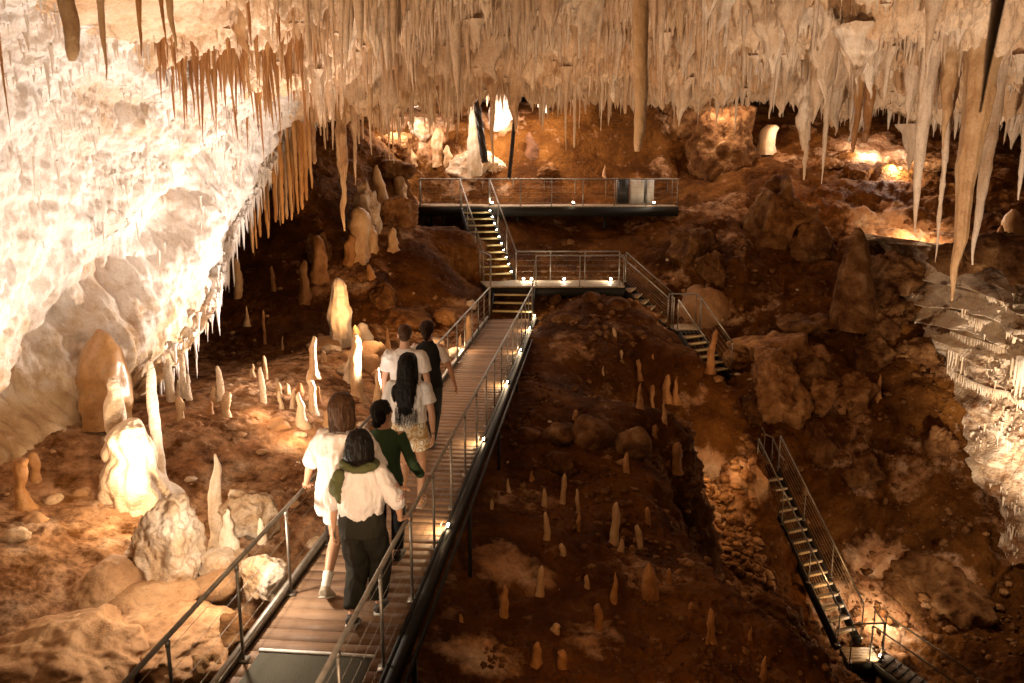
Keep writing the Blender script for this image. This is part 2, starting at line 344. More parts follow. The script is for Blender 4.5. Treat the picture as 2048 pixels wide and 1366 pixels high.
GP = []
def build_ground():
    na, nr = 1000, 760
    px = np.linspace(-700, 2750, na)
    k = np.linspace(0, 1, nr)
    Y = 3*(37/3)**k
    A, B = np.meshgrid((px-1024)/F, Y)      # rows Y, cols angle
    x = (A*B*1.0).ravel(); y = B.ravel()
    z = Hb(x, y)
    P0 = np.stack([x, y, z], 1)
    z = z+.16*fbm(np.stack([x, y, z*0], 1), .45, 3, 3)
    P = np.stack([x, y, z], 1)
    g = P.reshape(nr, na, 3)
    du = np.gradient(g, axis=1); dv = np.gradient(g, axis=0)
    n = np.cross(du, dv).reshape(-1, 3); n /= np.linalg.norm(n, axis=1)[:, None]+1e-9
    steep = np.clip(1-n[:, 2], 0, 1)
    right = np.clip((x-2.5)/3, 0, 1)
    w1, v1 = worley(P*[1, 1, 1.3], 1.1, 5)
    w2, v2 = worley(P*[1, 1, 1.2], 3.2, 8)
    hill = np.clip((y-26.5)*.5, 0, 1)*np.clip((5.5-x)*.6, 0, 1)*np.clip((x+1)*.6, 0, 1); left_ = np.clip((-1.2-x)*1.5, 0, 1)*np.clip((17.5-y)*.6, 0, 1)*.7
    calm = 1-.75*np.maximum(np.maximum(hill, left_), np.maximum(np.exp(-((x-2.2)/2.4)**2-((y-16.5)/3.2)**2), np.exp(-((x-4.8)/1.0)**2-((y-16.6)/1.4)**2)))
    amp = (.10+.32*steep+.34*right)*calm
    d = amp*(.5-w1)*.9*(v1 > .35) + .09*(.5-w2)*(.4+steep*1.5+right)*(v2 > .3)
    w3, v3 = worley(P*[1, 1, 1.1], 8.5, 15)
    d += .12*calm*fbm(P, 1.3, 4, 11, True)*(.5+steep)+.05*calm*fbm(P, 5, 4, 12, True)+.018*fbm(P, 22, 2, 14)+.05*(.5-w3)*(v3 > .55)*np.clip(.3+2*fbm(P, .8, 3, 16), 0, 1)
    # flatter near the walkways
    P = P+n*d[:, None]
    GP.append(P[:, :3].copy()); GP.append(n)
    me = mesh_np('ground', P, grid_quads(nr, na))
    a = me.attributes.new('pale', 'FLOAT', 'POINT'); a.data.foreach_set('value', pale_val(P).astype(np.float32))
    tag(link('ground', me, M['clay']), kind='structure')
build_ground()
def rubble(count, fn, rmin, rmax, mat, seed):
    P, nn = GP; rg = np.random.default_rng(seed); m = np.nonzero(fn(P, rg))[0]; idx = rg.choice(m, count); c = P[idx]
    bm = bmesh.new(); bmesh.ops.create_icosphere(bm, subdivisions=1, radius=1); V = np.array([v.co[:] for v in bm.verts]); T = np.array([[v.index for v in f.verts] for f in bm.faces]); bm.free()
    r = rmin+(rmax-rmin)*rg.uniform(0, 1, count)**3; r = r*np.clip(c[:, 1]/12, .5, 1.6)
    Vi = V[None]*(1+rg.uniform(-.35, .35, (count, len(V), 1)))*(rg.uniform(.6, 1.3, (count, 1, 3)))
    an = rg.uniform(0, 6.28, count); ca, sa = np.cos(an)[:, None], np.sin(an)[:, None]
    X = Vi[:, :, 0]*ca-Vi[:, :, 1]*sa; Y = Vi[:, :, 0]*sa+Vi[:, :, 1]*ca
    W = np.stack([X, Y, Vi[:, :, 2]*.7], -1)*r[:, None, None]+c[:, None, :]+nn[idx][:, None, :]*r[:, None, None]*.15
    Tt = (T[None]+(np.arange(count)*len(V))[:, None, None]).reshape(-1, 3)
    tag(link('rubble', mesh_np('rubble', W.reshape(-1, 3), [], False, Tt), mat), kind='stuff')
def near_walk(P):
    off = (P[:, 0]-RO_X(P[:, 1])); return np.abs(off) < .9
RO_X = lambda y: -2.17+.0998*y
rubble(6500, lambda P, rg: (P[:, 0] > -.3) & (P[:, 1] > 6) & (P[:, 1] < 26) & (fbm(P, .9, 3, 51) > rg.uniform(-.1, .5, len(P))), .012, .085, M['boulder'], 1)
rubble(1800, lambda P, rg: (P[:, 0] > 1.5) & (P[:, 1] > 6) & (P[:, 1] < 26) & (fbm(P, 1.3, 3, 53) > rg.uniform(0, .6, len(P))), .012, .10, M['boulderg'], 2)
rubble(1300, lambda P, rg: (P[:, 0] < -1.6) & (P[:, 1] > 5) & (P[:, 1] < 24) & ~near_walk(P) & (fbm(P, 1.1, 3, 55) > rg.uniform(-.1, .5, len(P))), .01, .06, M['clayrockl'], 3)
rubble(900, lambda P, rg: (np.abs(P[:, 0]-4.2) < 1.2) & (np.abs(P[:, 1]-16.4) < 1.3), .03, .13, M['boulderg'], 4)

# ---------------------------------------------------------------- ceiling
CG = [(-4,6,5.5),(-2,5,6.1),(0,5,6.2),(4,5,6.0),(8,7,5.2),(5,10,5.7),(8,11,5.0),(11,13,5.0),(7,14,5.2),(10,17,5.6),(13,20,6.2),(12,9,4.8),(0,12,6.2),(-3.5,12,5.6),(-3,16,5.5),(-3.6,19,5.2),
      (0,20,6.1),(-2,22,6.0),(4,20,6.0),(4,25,6.4),(0,30,6.9),(6,30,6.9),(10,28,7.2),(15,26,7.0),(-6,12,5.4),(-8,8,5),(-6,22,5.6),(-8,30,6.6),(12,34,7.4),(0,36,7.0),(18,30,7),(7,20,5.9),(3,15,6.0),(16,12,4.6),(0,1,6.3),(8,1,5.6)]
Cb = rbf_fit(CG)
def CZ(x, y):
    x = np.asarray(x, float).ravel(); y = np.asarray(y, float).ravel()
    return Cb(x, y)+.18*fbm(np.stack([x, y, 0*x], 1), .5, 3, 21)
def ceil_full(x, y):
    x = np.asarray(x, float).ravel(); y = np.asarray(y, float).ravel()
    z = CZ(x, y); P = np.stack([x, y, 0*x], 1)
    w1, v1 = worley(P*[1, 1, 0], 1.2, 41); w2, v2 = worley(P*[1, 1, 0], 3.1, 42)
    w0, v0 = worley(P*[1, 1, 0], .45, 40)
    z = z-.72*v0*np.clip(.75-w0, 0, 1)*1.4+.12-.52*v1*np.clip(.62-w1, 0, 1)*1.8-.34*v2*np.clip(.55-w2, 0, 1)*1.8-.24*fbm(P, 2.2, 4, 43, True)-.16*fbm(P, 6, 4, 44, True)+.24
    k = np.clip((-x-.28*y-.35)*1.2, 0, 1)*np.clip((11-y)*.5, 0, 1)      # the smooth pale vault at the upper left
    z = z*(1-k)+(CZ(x, y)+.05*fbm(P, 1.5, 3, 45))*k
    return z
def build_ceiling():
    na, nr = 900, 760
    px = np.linspace(-500, 2700, na); Y = 2.5*(38/2.5)**np.linspace(0, 1, nr)
    A, B = np.meshgrid((px-1024)/F, Y); x = (A*B).ravel(); y = B.ravel()
    z = ceil_full(x, y)
    P = np.stack([x, y, z], 1)
    me = mesh_np('cave_ceiling', P, grid_quads(nr, na)[:, ::-1])
    tag(link('cave_ceiling', me, M['ceil']), kind='structure')
build_ceiling()
# ---------------------------------------------------------------- left wall: overhanging white slab
SB = np.array([(2,-4.9,-.9),(5,-5.5,-.7),(7,-5.9,-.4),(9.2,-6.0,.0),(10.7,-5.95,.35),(12,-5.5,.45),(13.5,-5.05,1.5),(15,-5.1,2.8),(17.5,-4.75,4.5),(19,-4.3,5.4),(21,-3.8,6.2)], float)
def slab(y, v):
    """y forward, v: 0 at the lower lip, 1 at the ceiling, below 0 folds back under"""
    xb = np.interp(y, SB[:, 0], SB[:, 1]); zb = np.interp(y, SB[:, 0], SB[:, 2])
    zc = 6.15; wx = 2.9
    vp = np.clip(v, 0, 1)*PI/2
    x = xb+wx*(1-np.cos(vp)); z = zb+(zc-zb)*np.sin(vp)
    fold = np.clip(-v, 0, 9)
    x = x-fold*3.2-.35*np.minimum(fold*6, 1); z = z+fold*1.6+.1*np.minimum(fold*6, 1)
    return x, z
def build_slab():
    nu, nv = 620, 560
    Y = 2.2+18.8*np.linspace(0, 1, nu)**1.0; V = np.linspace(-.5, 1.02, nv)
    A, B = np.meshgrid(Y, V, indexing='ij'); y = A.ravel(); v = B.ravel()
    x, z = slab(y, v); P = np.stack([x, y, z], 1)
    # smooth the profile table by a wobble, not a kink
    g = P.reshape(nu, nv, 3); n = np.cross(np.gradient(g, axis=1), np.gradient(g, axis=0)).reshape(-1, 3)
    n /= np.linalg.norm(n, axis=1)[:, None]+1e-9
    w1, v1 = worley(P*[1, 1, .7], .9, 61); w2, v2 = worley(P*[1, 1, .6], 4.2, 62); w3, v3 = worley(P*[1, 1, .5], 11, 67)
    fz = np.clip(.35+fbm(P, .6, 2, 68)+.25*(z-2), .15, 1)
    Q = P*np.array([1, 1, .16])
    d = .35*fbm(P, .5, 3, 63)+.16*fbm(P, 1.6, 3, 64, True)+.16*(.5-w1)*v1+.05*(.5-w2)*np.clip(z-1, 0, 1)+.05*fbm(Q, 7, 3, 65, True)+.022*fbm(Q, 17, 2, 66)+.06*fbm(P*[1, 1, .5], 3.2, 4, 80, True)+.025*(.5-w3)*fz+.02*fbm(P, 22, 2, 66)
    # buttress relief added for the diagonal shadow band it throws on the wall
    q = (z-2.6)-(y-11.6)*.75      # two buttresses running up and away, with bays between them
    q = q+.6*fbm(P, .9, 3, 69)
    d += .44*np.exp(-(q/.6)**2)*np.clip((y-8.5)*.5, 0, 1)*np.clip((15.5-y)*.5, 0, 1)-.25*np.exp(-((q+1.2)/.7)**2)*np.clip((y-8)*.5, 0, 1)
    q2 = (z-.9)-(y-9.6)*.6; d += .07*fbm(P*[1, 1, .3], 4.5, 3, 85, True)*np.clip(3.2-z, 0, 1); q2 = q2+.7*fbm(P, 1.1, 3, 70); d += .25*np.exp(-(q2/.4)**2)*np.clip((y-7)*.5, 0, 1)*np.clip((13-y)*.5, 0, 1)
    P = P+n*d[:, None]
    me = mesh_np('cave_wall', P, grid_quads(nu, nv))
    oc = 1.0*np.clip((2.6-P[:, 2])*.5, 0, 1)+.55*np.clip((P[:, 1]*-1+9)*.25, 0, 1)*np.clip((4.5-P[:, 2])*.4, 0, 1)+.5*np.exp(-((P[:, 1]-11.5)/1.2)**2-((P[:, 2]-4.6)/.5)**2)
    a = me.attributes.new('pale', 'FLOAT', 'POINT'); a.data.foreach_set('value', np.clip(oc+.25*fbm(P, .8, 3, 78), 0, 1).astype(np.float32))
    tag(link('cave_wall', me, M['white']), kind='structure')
build_slab()
# right wall of bright flowstone
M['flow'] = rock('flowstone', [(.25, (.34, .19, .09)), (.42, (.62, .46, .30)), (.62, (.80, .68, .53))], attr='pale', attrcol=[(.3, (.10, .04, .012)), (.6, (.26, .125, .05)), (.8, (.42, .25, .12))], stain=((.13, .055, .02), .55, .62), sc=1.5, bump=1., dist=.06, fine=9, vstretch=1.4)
RT = [(-8, 0), (at(1950, 1240, 17).z, 1), (at(1950, 1120, 17.5).z, 2), (at(1950, 1010, 18).z, 3), (at(1950, 930, 18.4).z, 4), (at(1950, 862, 18.8).z, 5), (at(1950, 772, 19).z, 6), (at(1950, 690, 19.2).z, 7), (at(1950, 645, 19.4).z, 8), (at(1950, 600, 19.5).z, 9), (at(1950, 560, 19.5).z, 10), (3.5, 11)]
def rwall(s, w, disp=True):
    """s: 0 near .. 1 far along the wall, w: 0 foot .. 1 top; tiers that jut out to a ragged lower lip"""
    y = 15.2+5.0*s-1.2*(1-w); x = 12.7-1.75*s+.25*(1-w); z = -8+10.1*w
    P = np.stack([x, y, z], 1)
    ph = np.interp(z, [t[0] for t in RT], [t[1] for t in RT])+1.1*fbm(np.stack([x, y, z*.35], 1), .7, 4, 71)
    fl = np.floor(ph).astype(np.int64); saw = ph-fl; tier = np.clip(.5+.9*fbm(P*[1, 1, .2], .9, 3, 79), 0, 1)
    d = -(.08+.65*tier)*(1-saw)**1.3*np.minimum(saw*9, 1)-.35*fbm(P, .8, 3, 76, True)
    w1, v1 = worley(P, 1.6, 72); w2, v2 = worley(P*[1, 1, .6], 5, 73)
    d += -.3*(.5-w1)*v1-.12*(.5-w2)-.12*fbm(P, 2.5, 4, 74)-.05*fbm(P, 12, 3, 75)
    e = np.clip((s-.66+.16*fbm(P, .8, 3, 81))/.2, 0, 1)+np.clip((z-.75+.5*fbm(P, 1.1, 3, 84))/.8, 0, 1); P[:, 0] += d*.8; P[:, 1] += d*.6+e*e*2.2
    return P
def build_rwall():
    nu, nv = 420, 640
    A, B = np.meshgrid(np.linspace(-.5, 1.02, nu), np.linspace(0, 1, nv), indexing='ij')
    RP = rwall(A.ravel(), B.ravel()); me = mesh_np('cave_wall', RP, grid_quads(nu, nv))
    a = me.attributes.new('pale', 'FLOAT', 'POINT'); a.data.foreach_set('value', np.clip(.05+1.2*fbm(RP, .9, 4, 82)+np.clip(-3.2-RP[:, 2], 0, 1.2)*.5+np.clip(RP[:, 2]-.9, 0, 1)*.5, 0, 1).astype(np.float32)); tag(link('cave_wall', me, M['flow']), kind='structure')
build_rwall()

# ---------------------------------------------------------------- shapes
def lathe(h, prof, seed, nseg=16, nring=24, lump=.08, lean=(0, 0), flute=0., nfl=9, up=1, point=.0, ledge=0.):
    """prof: [(t, r)] t 0 at root .. 1 at tip; grows along +z (up=1) or -z; returns verts, quads, tris"""
    t = np.linspace(0, 1, nring); pt = np.array(prof); r = np.interp(t, pt[:, 0], pt[:, 1])
    th = np.linspace(0, 2*PI, nseg, endpoint=False)
    T, TH = np.meshgrid(t, th, indexing='ij'); Rr = np.interp(T.ravel(), pt[:, 0], pt[:, 1])
    z = T.ravel()*h; c = np.cos(TH.ravel()); s = np.sin(TH.ravel())
    rb = max(pt[:, 1]); sc = 1/max(rb, .01)
    P = np.stack([c*Rr, s*Rr, z], 1)
    q = np.stack([c*Rr*sc, s*Rr*sc, z*sc*.45], 1)+seed*3.7
    f = 1+lump*2*fbm(q, 1.0, 3, seed)+lump*.8*fbm(q, 3.5, 2, seed+4)+flute*np.cos(TH.ravel()*nfl+3*fbm(q, .4, 2, seed+2))
    if ledge: f = f+ledge*np.sin(z*26/rb*.12+4*fbm(q, .5, 2, seed+1))
    P[:, 0] *= f; P[:, 1] *= f
    wob = np.stack([T.ravel()*0+i for i in (1, 2, 3)], 1)*5+np.stack([T.ravel()]*3, 1)*2.2+seed
    P[:, 0] += lean[0]*T.ravel()*h+.5*rb*fbm(wob, 1, 2, seed+7)*T.ravel(); P[:, 1] += lean[1]*T.ravel()*h
    P[:, 2] *= up
    V = np.vstack([P, [[lean[0]*h+P[-nseg:, 0].mean()-lean[0]*h, lean[1]*h, h*up]]]); V[-1, 0] = P[-nseg:, 0].mean(); V[-1, 1] = P[-nseg:, 1].mean()
    if point: V[-1, 2] += point*up
    q4 = grid_quads(nring, nseg, True)
    tr = [[(nring-1)*nseg+k, (nring-1)*nseg+(k+1) % nseg, len(P)] for k in range(nseg)]
    if up < 0: q4 = q4[:, ::-1]; tr = [a[::-1] for a in tr]
    return V, q4, tr
MITE = {
 'tower': [(0, 1.12), (.12, 1.0), (.3, .98), (.5, .92), (.68, .85), (.82, .72), (.92, .55), (1, .2)],  # stalagmite profiles
 'finger': [(0, 1.25), (.06, 1.0), (.5, .92), (.8, .8), (.93, .6), (1, .25)],
 'cone': [(0, 1.3), (.1, 1.0), (.5, .72), (.85, .4), (1, .1)],
 'dome': [(0, .92), (.2, 1.0), (.45, .98), (.7, .8), (.88, .5), (1, .12)],
 'egg': [(0, .95), (.12, .9), (.3, 1.02), (.55, 1.0), (.78, .72), (.92, .42), (1, .1)],
 'column': [(0, 1.15), (.1, .95), (.3, .85), (.55, .9), (.75, .82), (.9, .7), (.97, .45), (1, .15)],
 'club': [(0, 1.0), (.15, .7), (.5, .75), (.75, 1.0), (.92, .8), (1, .3)],
 'hourglass': [(0, 1.5), (.2, .9), (.5, .6), (.8, .85), (1, .9)],
 'stump': [(0, 1.1), (.3, .95), (.7, .9), (.9, .8), (1, .5)],
 'stack': [(0, 1.1), (.15, 1.0), (.35, .95), (.5, .62), (.62, .6), (.8, .5), (.95, .42), (1, .2)]}
def lathe_mesh(name, *a, **k):
    V, q, t = lathe(*a, **k); return mesh_np(name, V, q, True, t)
def stalagmite(px, pb, ptop, w, kind, mat, label, group=None, Y=None, lean=(0, 0), lump=.08, flute=0, sink=.12, ledge=0., name='stalagmite', cat='stalagmite', seed=None, nseg=20, nring=30):
    b = hit(px, pb) if Y is None else at(px, pb, Y)
    top = at(px, ptop, b.y); h = top.z-b.z+sink
    r = w/2*b.y/F/CP
    seed = seed if seed is not None else int(px*7+pb) % 997
    tt = np.linspace(0, 1, 40); kk = np.interp(tt, [a_[0] for a_ in MITE[kind]], [a_[1] for a_ in MITE[kind]])*(1+(.38 if w < 60 and kind in ('finger', 'cone', 'club') and ptop != 264 else .08)*np.exp(-np.clip(tt*h-sink, 0, None)/(.9*r)))
    me = lathe_mesh(name, h, [(t, k*r) for t, k in zip(tt, kk)], seed, nseg, nring+10, lump*1.5+.03, lean, flute, ledge=ledge+.035)
    o = link(name, me, M[mat]); o.location = (b.x, b.y, b.z-sink)
    return tag(o, label, cat, group)
def rockmesh(name, rx, ry, rz, seed, sub=4, rough=.18, facets=5):
    bm = bmesh.new(); bmesh.ops.create_icosphere(bm, subdivisions=sub, radius=1)
    P = np.array([v.co[:] for v in bm.verts]); rg = np.random.default_rng(seed)
    n0 = P.copy(); r = np.full(len(P), 1.12)
    for k in range(facets*2+2 if facets > 3 else facets):       # flat broken faces
        n = rg.normal(size=3); n /= np.linalg.norm(n); dd = rg.uniform(.62, .95)
        c = np.clip(P@n, .05, None); rk = dd/c; h_ = np.clip(.5+.5*(r-rk)/.10, 0, 1); r = r*(1-h_)+rk*h_-.10*h_*(1-h_)
    P = n0*r[:, None]; nr = n0
    asp = np.array([rx, ry, rz])/max(rx, .01); Q = P*asp+seed*1.7
    w, v = worley(Q, 2.4, seed); w2, v2 = worley(Q, 6, seed+2)
    P = P+nr*(rough*1.3*fbm(Q, 1.2, 4, seed, True)+rough*.8*(.5-w)*v+rough*.35*(.5-w2)+rough*.3*fbm(Q, 7, 3, seed+3))[:, None]
    P *= [rx, ry, rz]
    tris = np.array([[v.index for v in f.verts] for f in bm.faces]); bm.free()
    return mesh_np(name, P, [], True, tris)
def boulder(px, py, w, h, mat, label, group=None, name='boulder', cat='boulder', Y=None, depth=None, rough=.18, facets=5, sub=4, seed=None, rz=0, lift=.3):
    """(px,py) the middle of the rock as seen, w,h its size in photo pixels"""
    b = hit(px, py+h*.35) if Y is None else at(px, py+h*.35, Y)
    k = b.y/F/CP; rx = w/2*k; rzz = h/2*k
    c = at(px, py, b.y+ (depth or rx)*lift)
    seed = seed if seed is not None else int(px*3+py*5) % 991
    me = rockmesh(name, rx*.92, (depth or rx)*.9, rzz*.96, seed, sub, rough, facets)
    o = link(name, me, M[mat]); o.location = c; o.rotation_euler.z = rz
    return tag(o, label, cat, group)

# ---------------------------------------------------------------- stalagmites, left field
S = stalagmite
S(215, 832, 658, 95, 'egg', 'brownw', 'big smooth egg-shaped brown stalagmite against the white wall', Y=10.4, lump=.07, nseg=40, nring=50)
S(283, 1006, 838, 108, 'tower', 'cream', 'broad glowing stalagmite base with two spires rising from it', Y=8.9, lump=.2, flute=.06, nseg=64, nring=90, ledge=.05, name='stalagmite')
S(248, 975, 757, 72, 'stack', 'cream', 'ribbed tapering spire on the left shoulder of the glowing base', Y=9.05, lump=.12, nseg=40, nring=70, ledge=.10, sink=.05)
S(320, 960, 720, 25, 'finger', 'cream', 'tall straight pale pillar rising behind the glowing base', Y=9.2, lump=.05, nring=60, sink=.3)
S(342, 806, 718, 19, 'finger', 'cream', 'cream stalagmite just right of the tall straight pillar, in front of the dark hollow')
S(371, 800, 707, 14, 'finger', 'cream', 'slim stalagmite with rounded tip, topmost of the cluster by the dark hollow')
S(379, 802, 748, 11, 'finger', 'cream', 'small finger stalagmite touching the right side of the slim rounded one')
S(359, 800, 760, 13, 'finger', 'cream', 'short stalagmite squeezed between two taller ones by the dark hollow')
S(363, 843, 793, 17, 'club', 'creamd', 'stubby stalagmite standing alone in front of the cluster by the dark hollow')
S(443, 803, 732, 15, 'finger', 'cream', 'round-tipped stalagmite at the right edge of the dark hollow')
S(428, 803, 772, 15, 'dome', 'creamd', 'low dome stalagmite at the foot of the round-tipped one')
S(454, 838, 784, 21, 'club', 'creamd', 'club-shaped stalagmite with a pale worn face on its head')
S(422, 831, 801, 13, 'dome', 'brown', 'tiny dark nub left of the club-shaped stalagmite')
S(506, 757, 727, 12, 'cone', 'creamd', 'tiny cone behind the thin white candle stalagmite')
S(527, 808, 734, 13, 'finger', 'cream', 'thin white brightly lit candle stalagmite with its foot on sandy ground')
S(532, 762, 711, 9, 'finger', 'creamd', 'thin stalagmite directly behind the white candle stalagmite')
S(559, 800, 765, 12, 'stump', 'creamd', 'short square stump left of the forked stalagmite')
S(575, 790, 766, 16, 'dome', 'creamd', 'mushroom-like nub above the forked stalagmite')
S(566, 822, 782, 10, 'finger', 'cream', 'left prong of the forked white stalagmite', lean=(-.12, 0))
S(582, 822, 778, 10, 'finger', 'cream', 'right prong of the forked white stalagmite', lean=(.15, 0))
S(604, 853, 784, 25, 'cone', 'cream', 'short thick white cone glowing in front of the tall crooked candle')
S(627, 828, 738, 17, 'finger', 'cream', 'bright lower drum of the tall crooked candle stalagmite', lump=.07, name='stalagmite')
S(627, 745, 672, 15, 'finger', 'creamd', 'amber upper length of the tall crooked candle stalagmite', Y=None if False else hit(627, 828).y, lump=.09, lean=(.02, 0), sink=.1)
S(640, 812, 770, 14, 'cone', 'brown', 'dark cone just behind the tall crooked candle')
S(661, 858, 820, 32, 'stump', 'creamd', 'squat yellow glowing stump beside the shoulder of the woman in the tunic', lump=.2)
S(600, 792, 765, 16, 'dome', 'brown', 'small brown dome left of the tall crooked candle')
S(565, 702, 672, 7, 'cone', 'creamd', 'thin spike on the dim brown slope, nearest the sandy edge')
S(530, 692, 620, 7, 'finger', 'brown', 'long thin brown spike leaning on the dim brown slope')
S(494, 642, 612, 9, 'cone', 'creamd', 'little spike at the left rim of the dim brown slope', Y=17.5)
S(548, 583, 532, 9, 'finger', 'brown', 'faint finger stalagmite high on the dim brown slope')
S(648, 728, 702, 12, 'stump', 'creamd', 'small knob on the sandy rise left of the lit column')
S(695, 764, 712, 18, 'cone', 'cream', 'short bright cone at the foot of the beige trunk stalagmite')
S(686, 696, 556, 48, 'column', 'cream', 'large lumpy stalagmite column lit from the side on a rocky rise', lump=.10, flute=.04, nseg=48, nring=70)
S(727, 694, 646, 30, 'finger', 'cream', 'rounded stalagmite with beaded ridge right of the large lumpy column', lump=.1)
S(714, 690, 650, 20, 'dome', 'creamd', 'plain stub between the large lumpy column and the beaded stalagmite', Y=16.4)
S(716, 800, 668, 26, 'finger', 'creamd', 'tall beige trunk stalagmite behind the head of the bobbed woman', lump=.07, nring=50)
S(745, 708, 690, 22, 'dome', 'cream', 'bright knob right of the beaded stalagmite')
S(757, 830, 735, 28, 'cone', 'creamd', 'ochre cone between the beige trunk and the man in the white tee')
S(776, 705, 655, 13, 'cone', 'brown', 'dim brown spike behind the head of the short-haired man')
S(938, 688, 632, 14, 'finger', 'creamd', 'slim pale stalagmite behind the left handrail near the steps')
S(921, 700, 668, 11, 'cone', 'creamd', 'small cone left of the slim pale one behind the left handrail')
S(50, 1020, 920, 34, 'hourglass', 'brown', 'waisted brown stalagmite at the foot of the white wall', sink=.05)
S(74, 968, 905, 22, 'club', 'brown', 'smaller brown stalagmite behind the waisted one')
S(443, 1105, 908, 44, 'cone', 'cream', 'pointed cream spire standing on the broken boulders left of the handrail', Y=8.0, lump=.12, nseg=32, nring=50)
S(456, 1085, 1018, 34, 'cone', 'cream', 'short fang of rock below the pointed cream spire', Y=7.7, lump=.15)
S(523, 1065, 1036, 18, 'dome', 'cream', 'small ivory tooth on the boulder heap beside the handrail', Y=7.6)
# ---------------------------------------------------------------- stalagmites, right slope
RS = 'small stalagmites on the dark slope right of the boardwalk'
for a in [(1015,990,956,11,'pale stubby stalagmite, second nearest the boardwalk beam on the dark slope'),(983,1024,1000,9,'tiny pale spike closest to the boardwalk beam on the dark slope'),
          (1063,964,942,10,'small nub just below the broken slab on the dark slope'),(1089,1018,978,12,'two-tone stalagmite with a pale knob on top on the dark slope'),
          (1124,1008,948,13,'leaning pale stalagmite right below the broken slab'),(1157,1030,978,9,'dark thin spike right of the leaning pale one'),
          (1157,1068,1028,9,'thin reddish spike below the dark thin one'),(1096,1090,1024,15,'thick pale candle in the middle of the dark slope'),
          (1128,1120,1087,14,'pale-headed stub just below the thick pale candle'),(1226,1090,1005,19,'tallest pale stalagmite on the middle of the dark slope'),
          (1241,1112,1077,15,'stub leaning on the foot of the tallest pale stalagmite'),(1281,1106,1050,15,'round-tipped brown stalagmite right of the tallest pale one'),
          (1297,1056,1014,12,'small stalagmite above the round-tipped brown one'),(1253,955,905,13,'orange stalagmite standing on the flat slabs'),
          (1080,1200,1132,16,'bright slim stalagmite beside the pale limestone patch'),(1228,1208,1144,18,'dim orange stalagmite below the stub pair'),
          (1303,1200,1124,34,'fat twin-headed stalagmite low on the dark slope'),(1339,1170,1137,13,'dark nub right of the fat twin-headed one'),
          (1007,1243,1170,20,'red-brown pillar near the limestone patch and the beam'),(922,1256,1228,11,'little spike low beside the boardwalk beam'),
          (1194,1262,1208,22,'broad brown hump low on the dark slope'),(1110,1275,1247,20,'low hump at the foot of the bright slim stalagmite'),
          (1127,1345,1300,22,'brown stub at the bottom edge of the dark slope'),(1072,1330,1285,22,'dark stub near the limestone streak at the bottom'),
          (1426,1292,1218,21,'fat brown stalagmite near the ridge at the lower right'),(1500,1284,1252,11,'small spike on the ridge nearest the steep stair'),
          (1413,1298,1250,10,'thin companion left of the fat brown stalagmite'),(1522,1366,1312,20,'brown stalagmite cut by the bottom edge near the ridge'),
          (1230,682,655,8,'lone pale spike high on the slope below the landing'),(1280,755,719,10,'slim brown stalagmite, upper of two in a line below the lone spike'),
          (1280,818,766,14,'broad-footed brown stalagmite, lower of two in a line'),(1304,812,770,10,'thin spike between the broad-footed one and the tall pair'),
          (1332,800,749,15,'left one of the tall smooth pair on the ridge'),(1351,802,752,12,'right one of the tall smooth pair on the ridge'),
          (1327,845,801,13,'stalagmite just below the tall smooth pair'),(1152,846,820,11,'stub behind the flat broken blocks'),
          (1419,738,660,15,'brown pillar standing between the rails of the descending stairs'),(1242,716,700,6,'tiny spike below the lone pale spike'),
          (1306,722,708,6,'tiny spike above the thin spike'),(1205,752,732,6,'tiny pale spike on the upper slope left of the line of two'),
          (1310,880,850,12,'stub under the ledge left of the white flow'),(1352,935,885,22,'stained pillar left of the white flow patch'),
          (1758,798,748,11,'reddish spike in front of the dark right-hand rocks'),(1383,1230,1205,10,'tiny spike right of the fat twin-headed one'),
          (1175,1180,1150,12,'faint nub between the bright slim one and the dim orange one')]:
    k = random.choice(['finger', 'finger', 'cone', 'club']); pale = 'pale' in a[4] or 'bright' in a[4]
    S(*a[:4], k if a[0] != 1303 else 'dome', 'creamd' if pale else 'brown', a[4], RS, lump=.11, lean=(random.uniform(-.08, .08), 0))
S(1700, 645, 455, 98, 'cone', 'boulder', 'big brown cone of clay-covered rock below the glowing patch', lump=.16, flute=.03, nseg=40, nring=50)
S(1995, 530, 450, 24, 'dome', 'brown', 'rounded brown stalagmite on the dim shelf above the bright flowstone')
S(2020, 500, 418, 50, 'dome', 'creamd', 'leaning pale hump of flowstone at the right edge above the bright wall')
S(1062, 302, 264, 34, 'cone', 'clayrock', 'dark cone on the brown hill above the platform', sink=.5)
S(1208, 356, 330, 7, 'cone', 'creamd', 'tiny white spike on the hill directly behind the platform rail')
S(1533, 304, 250, 36, 'stump', 'cream', 'glowing translucent stalagmite stump on the far right hillside', lump=.07, flute=.06)
S(950, 345, 165, 25, 'stump', 'cream', 'tall white lit column beside the twisted root', Y=28.5, lump=.1, flute=.07, nseg=32, nring=60, name='limestone_column', cat='column')
S(762, 420, 330, 34, 'cone', 'creamd', 'dim conical stalagmite left of the platform')
for a in [(722,520,415,44,'column','creamd','pale lumpy column standing under the long draped stalactite'),(745,505,450,24,'club','creamd','shorter pale column right of the lumpy one under the draped stalactite'),(700,528,470,20,'finger','brown','dim finger left of the lumpy pale column'),(640,560,470,30,'column','brown','dark column in the brown hollow right of the orange drapery'),
          (608,600,520,20,'finger','brown','thin dark column in the brown hollow'),(786,500,455,22,'dome','creamd','pale dome near the top of the orange mound'),(800,395,345,26,'column','creamd','pale flowstone post left of the platform end rail'),(820,330,292,22,'dome','creamd','pale rounded knob above the platform end rail'),(742,560,528,18,'cone','brown','brown cone beside the small hollow in the orange mound'),(478,600,515,16,'column','creamd','pale ragged rib at the rim of the dark hollow')]:
    S(*a[:6], a[6], lump=.2, flute=.05)
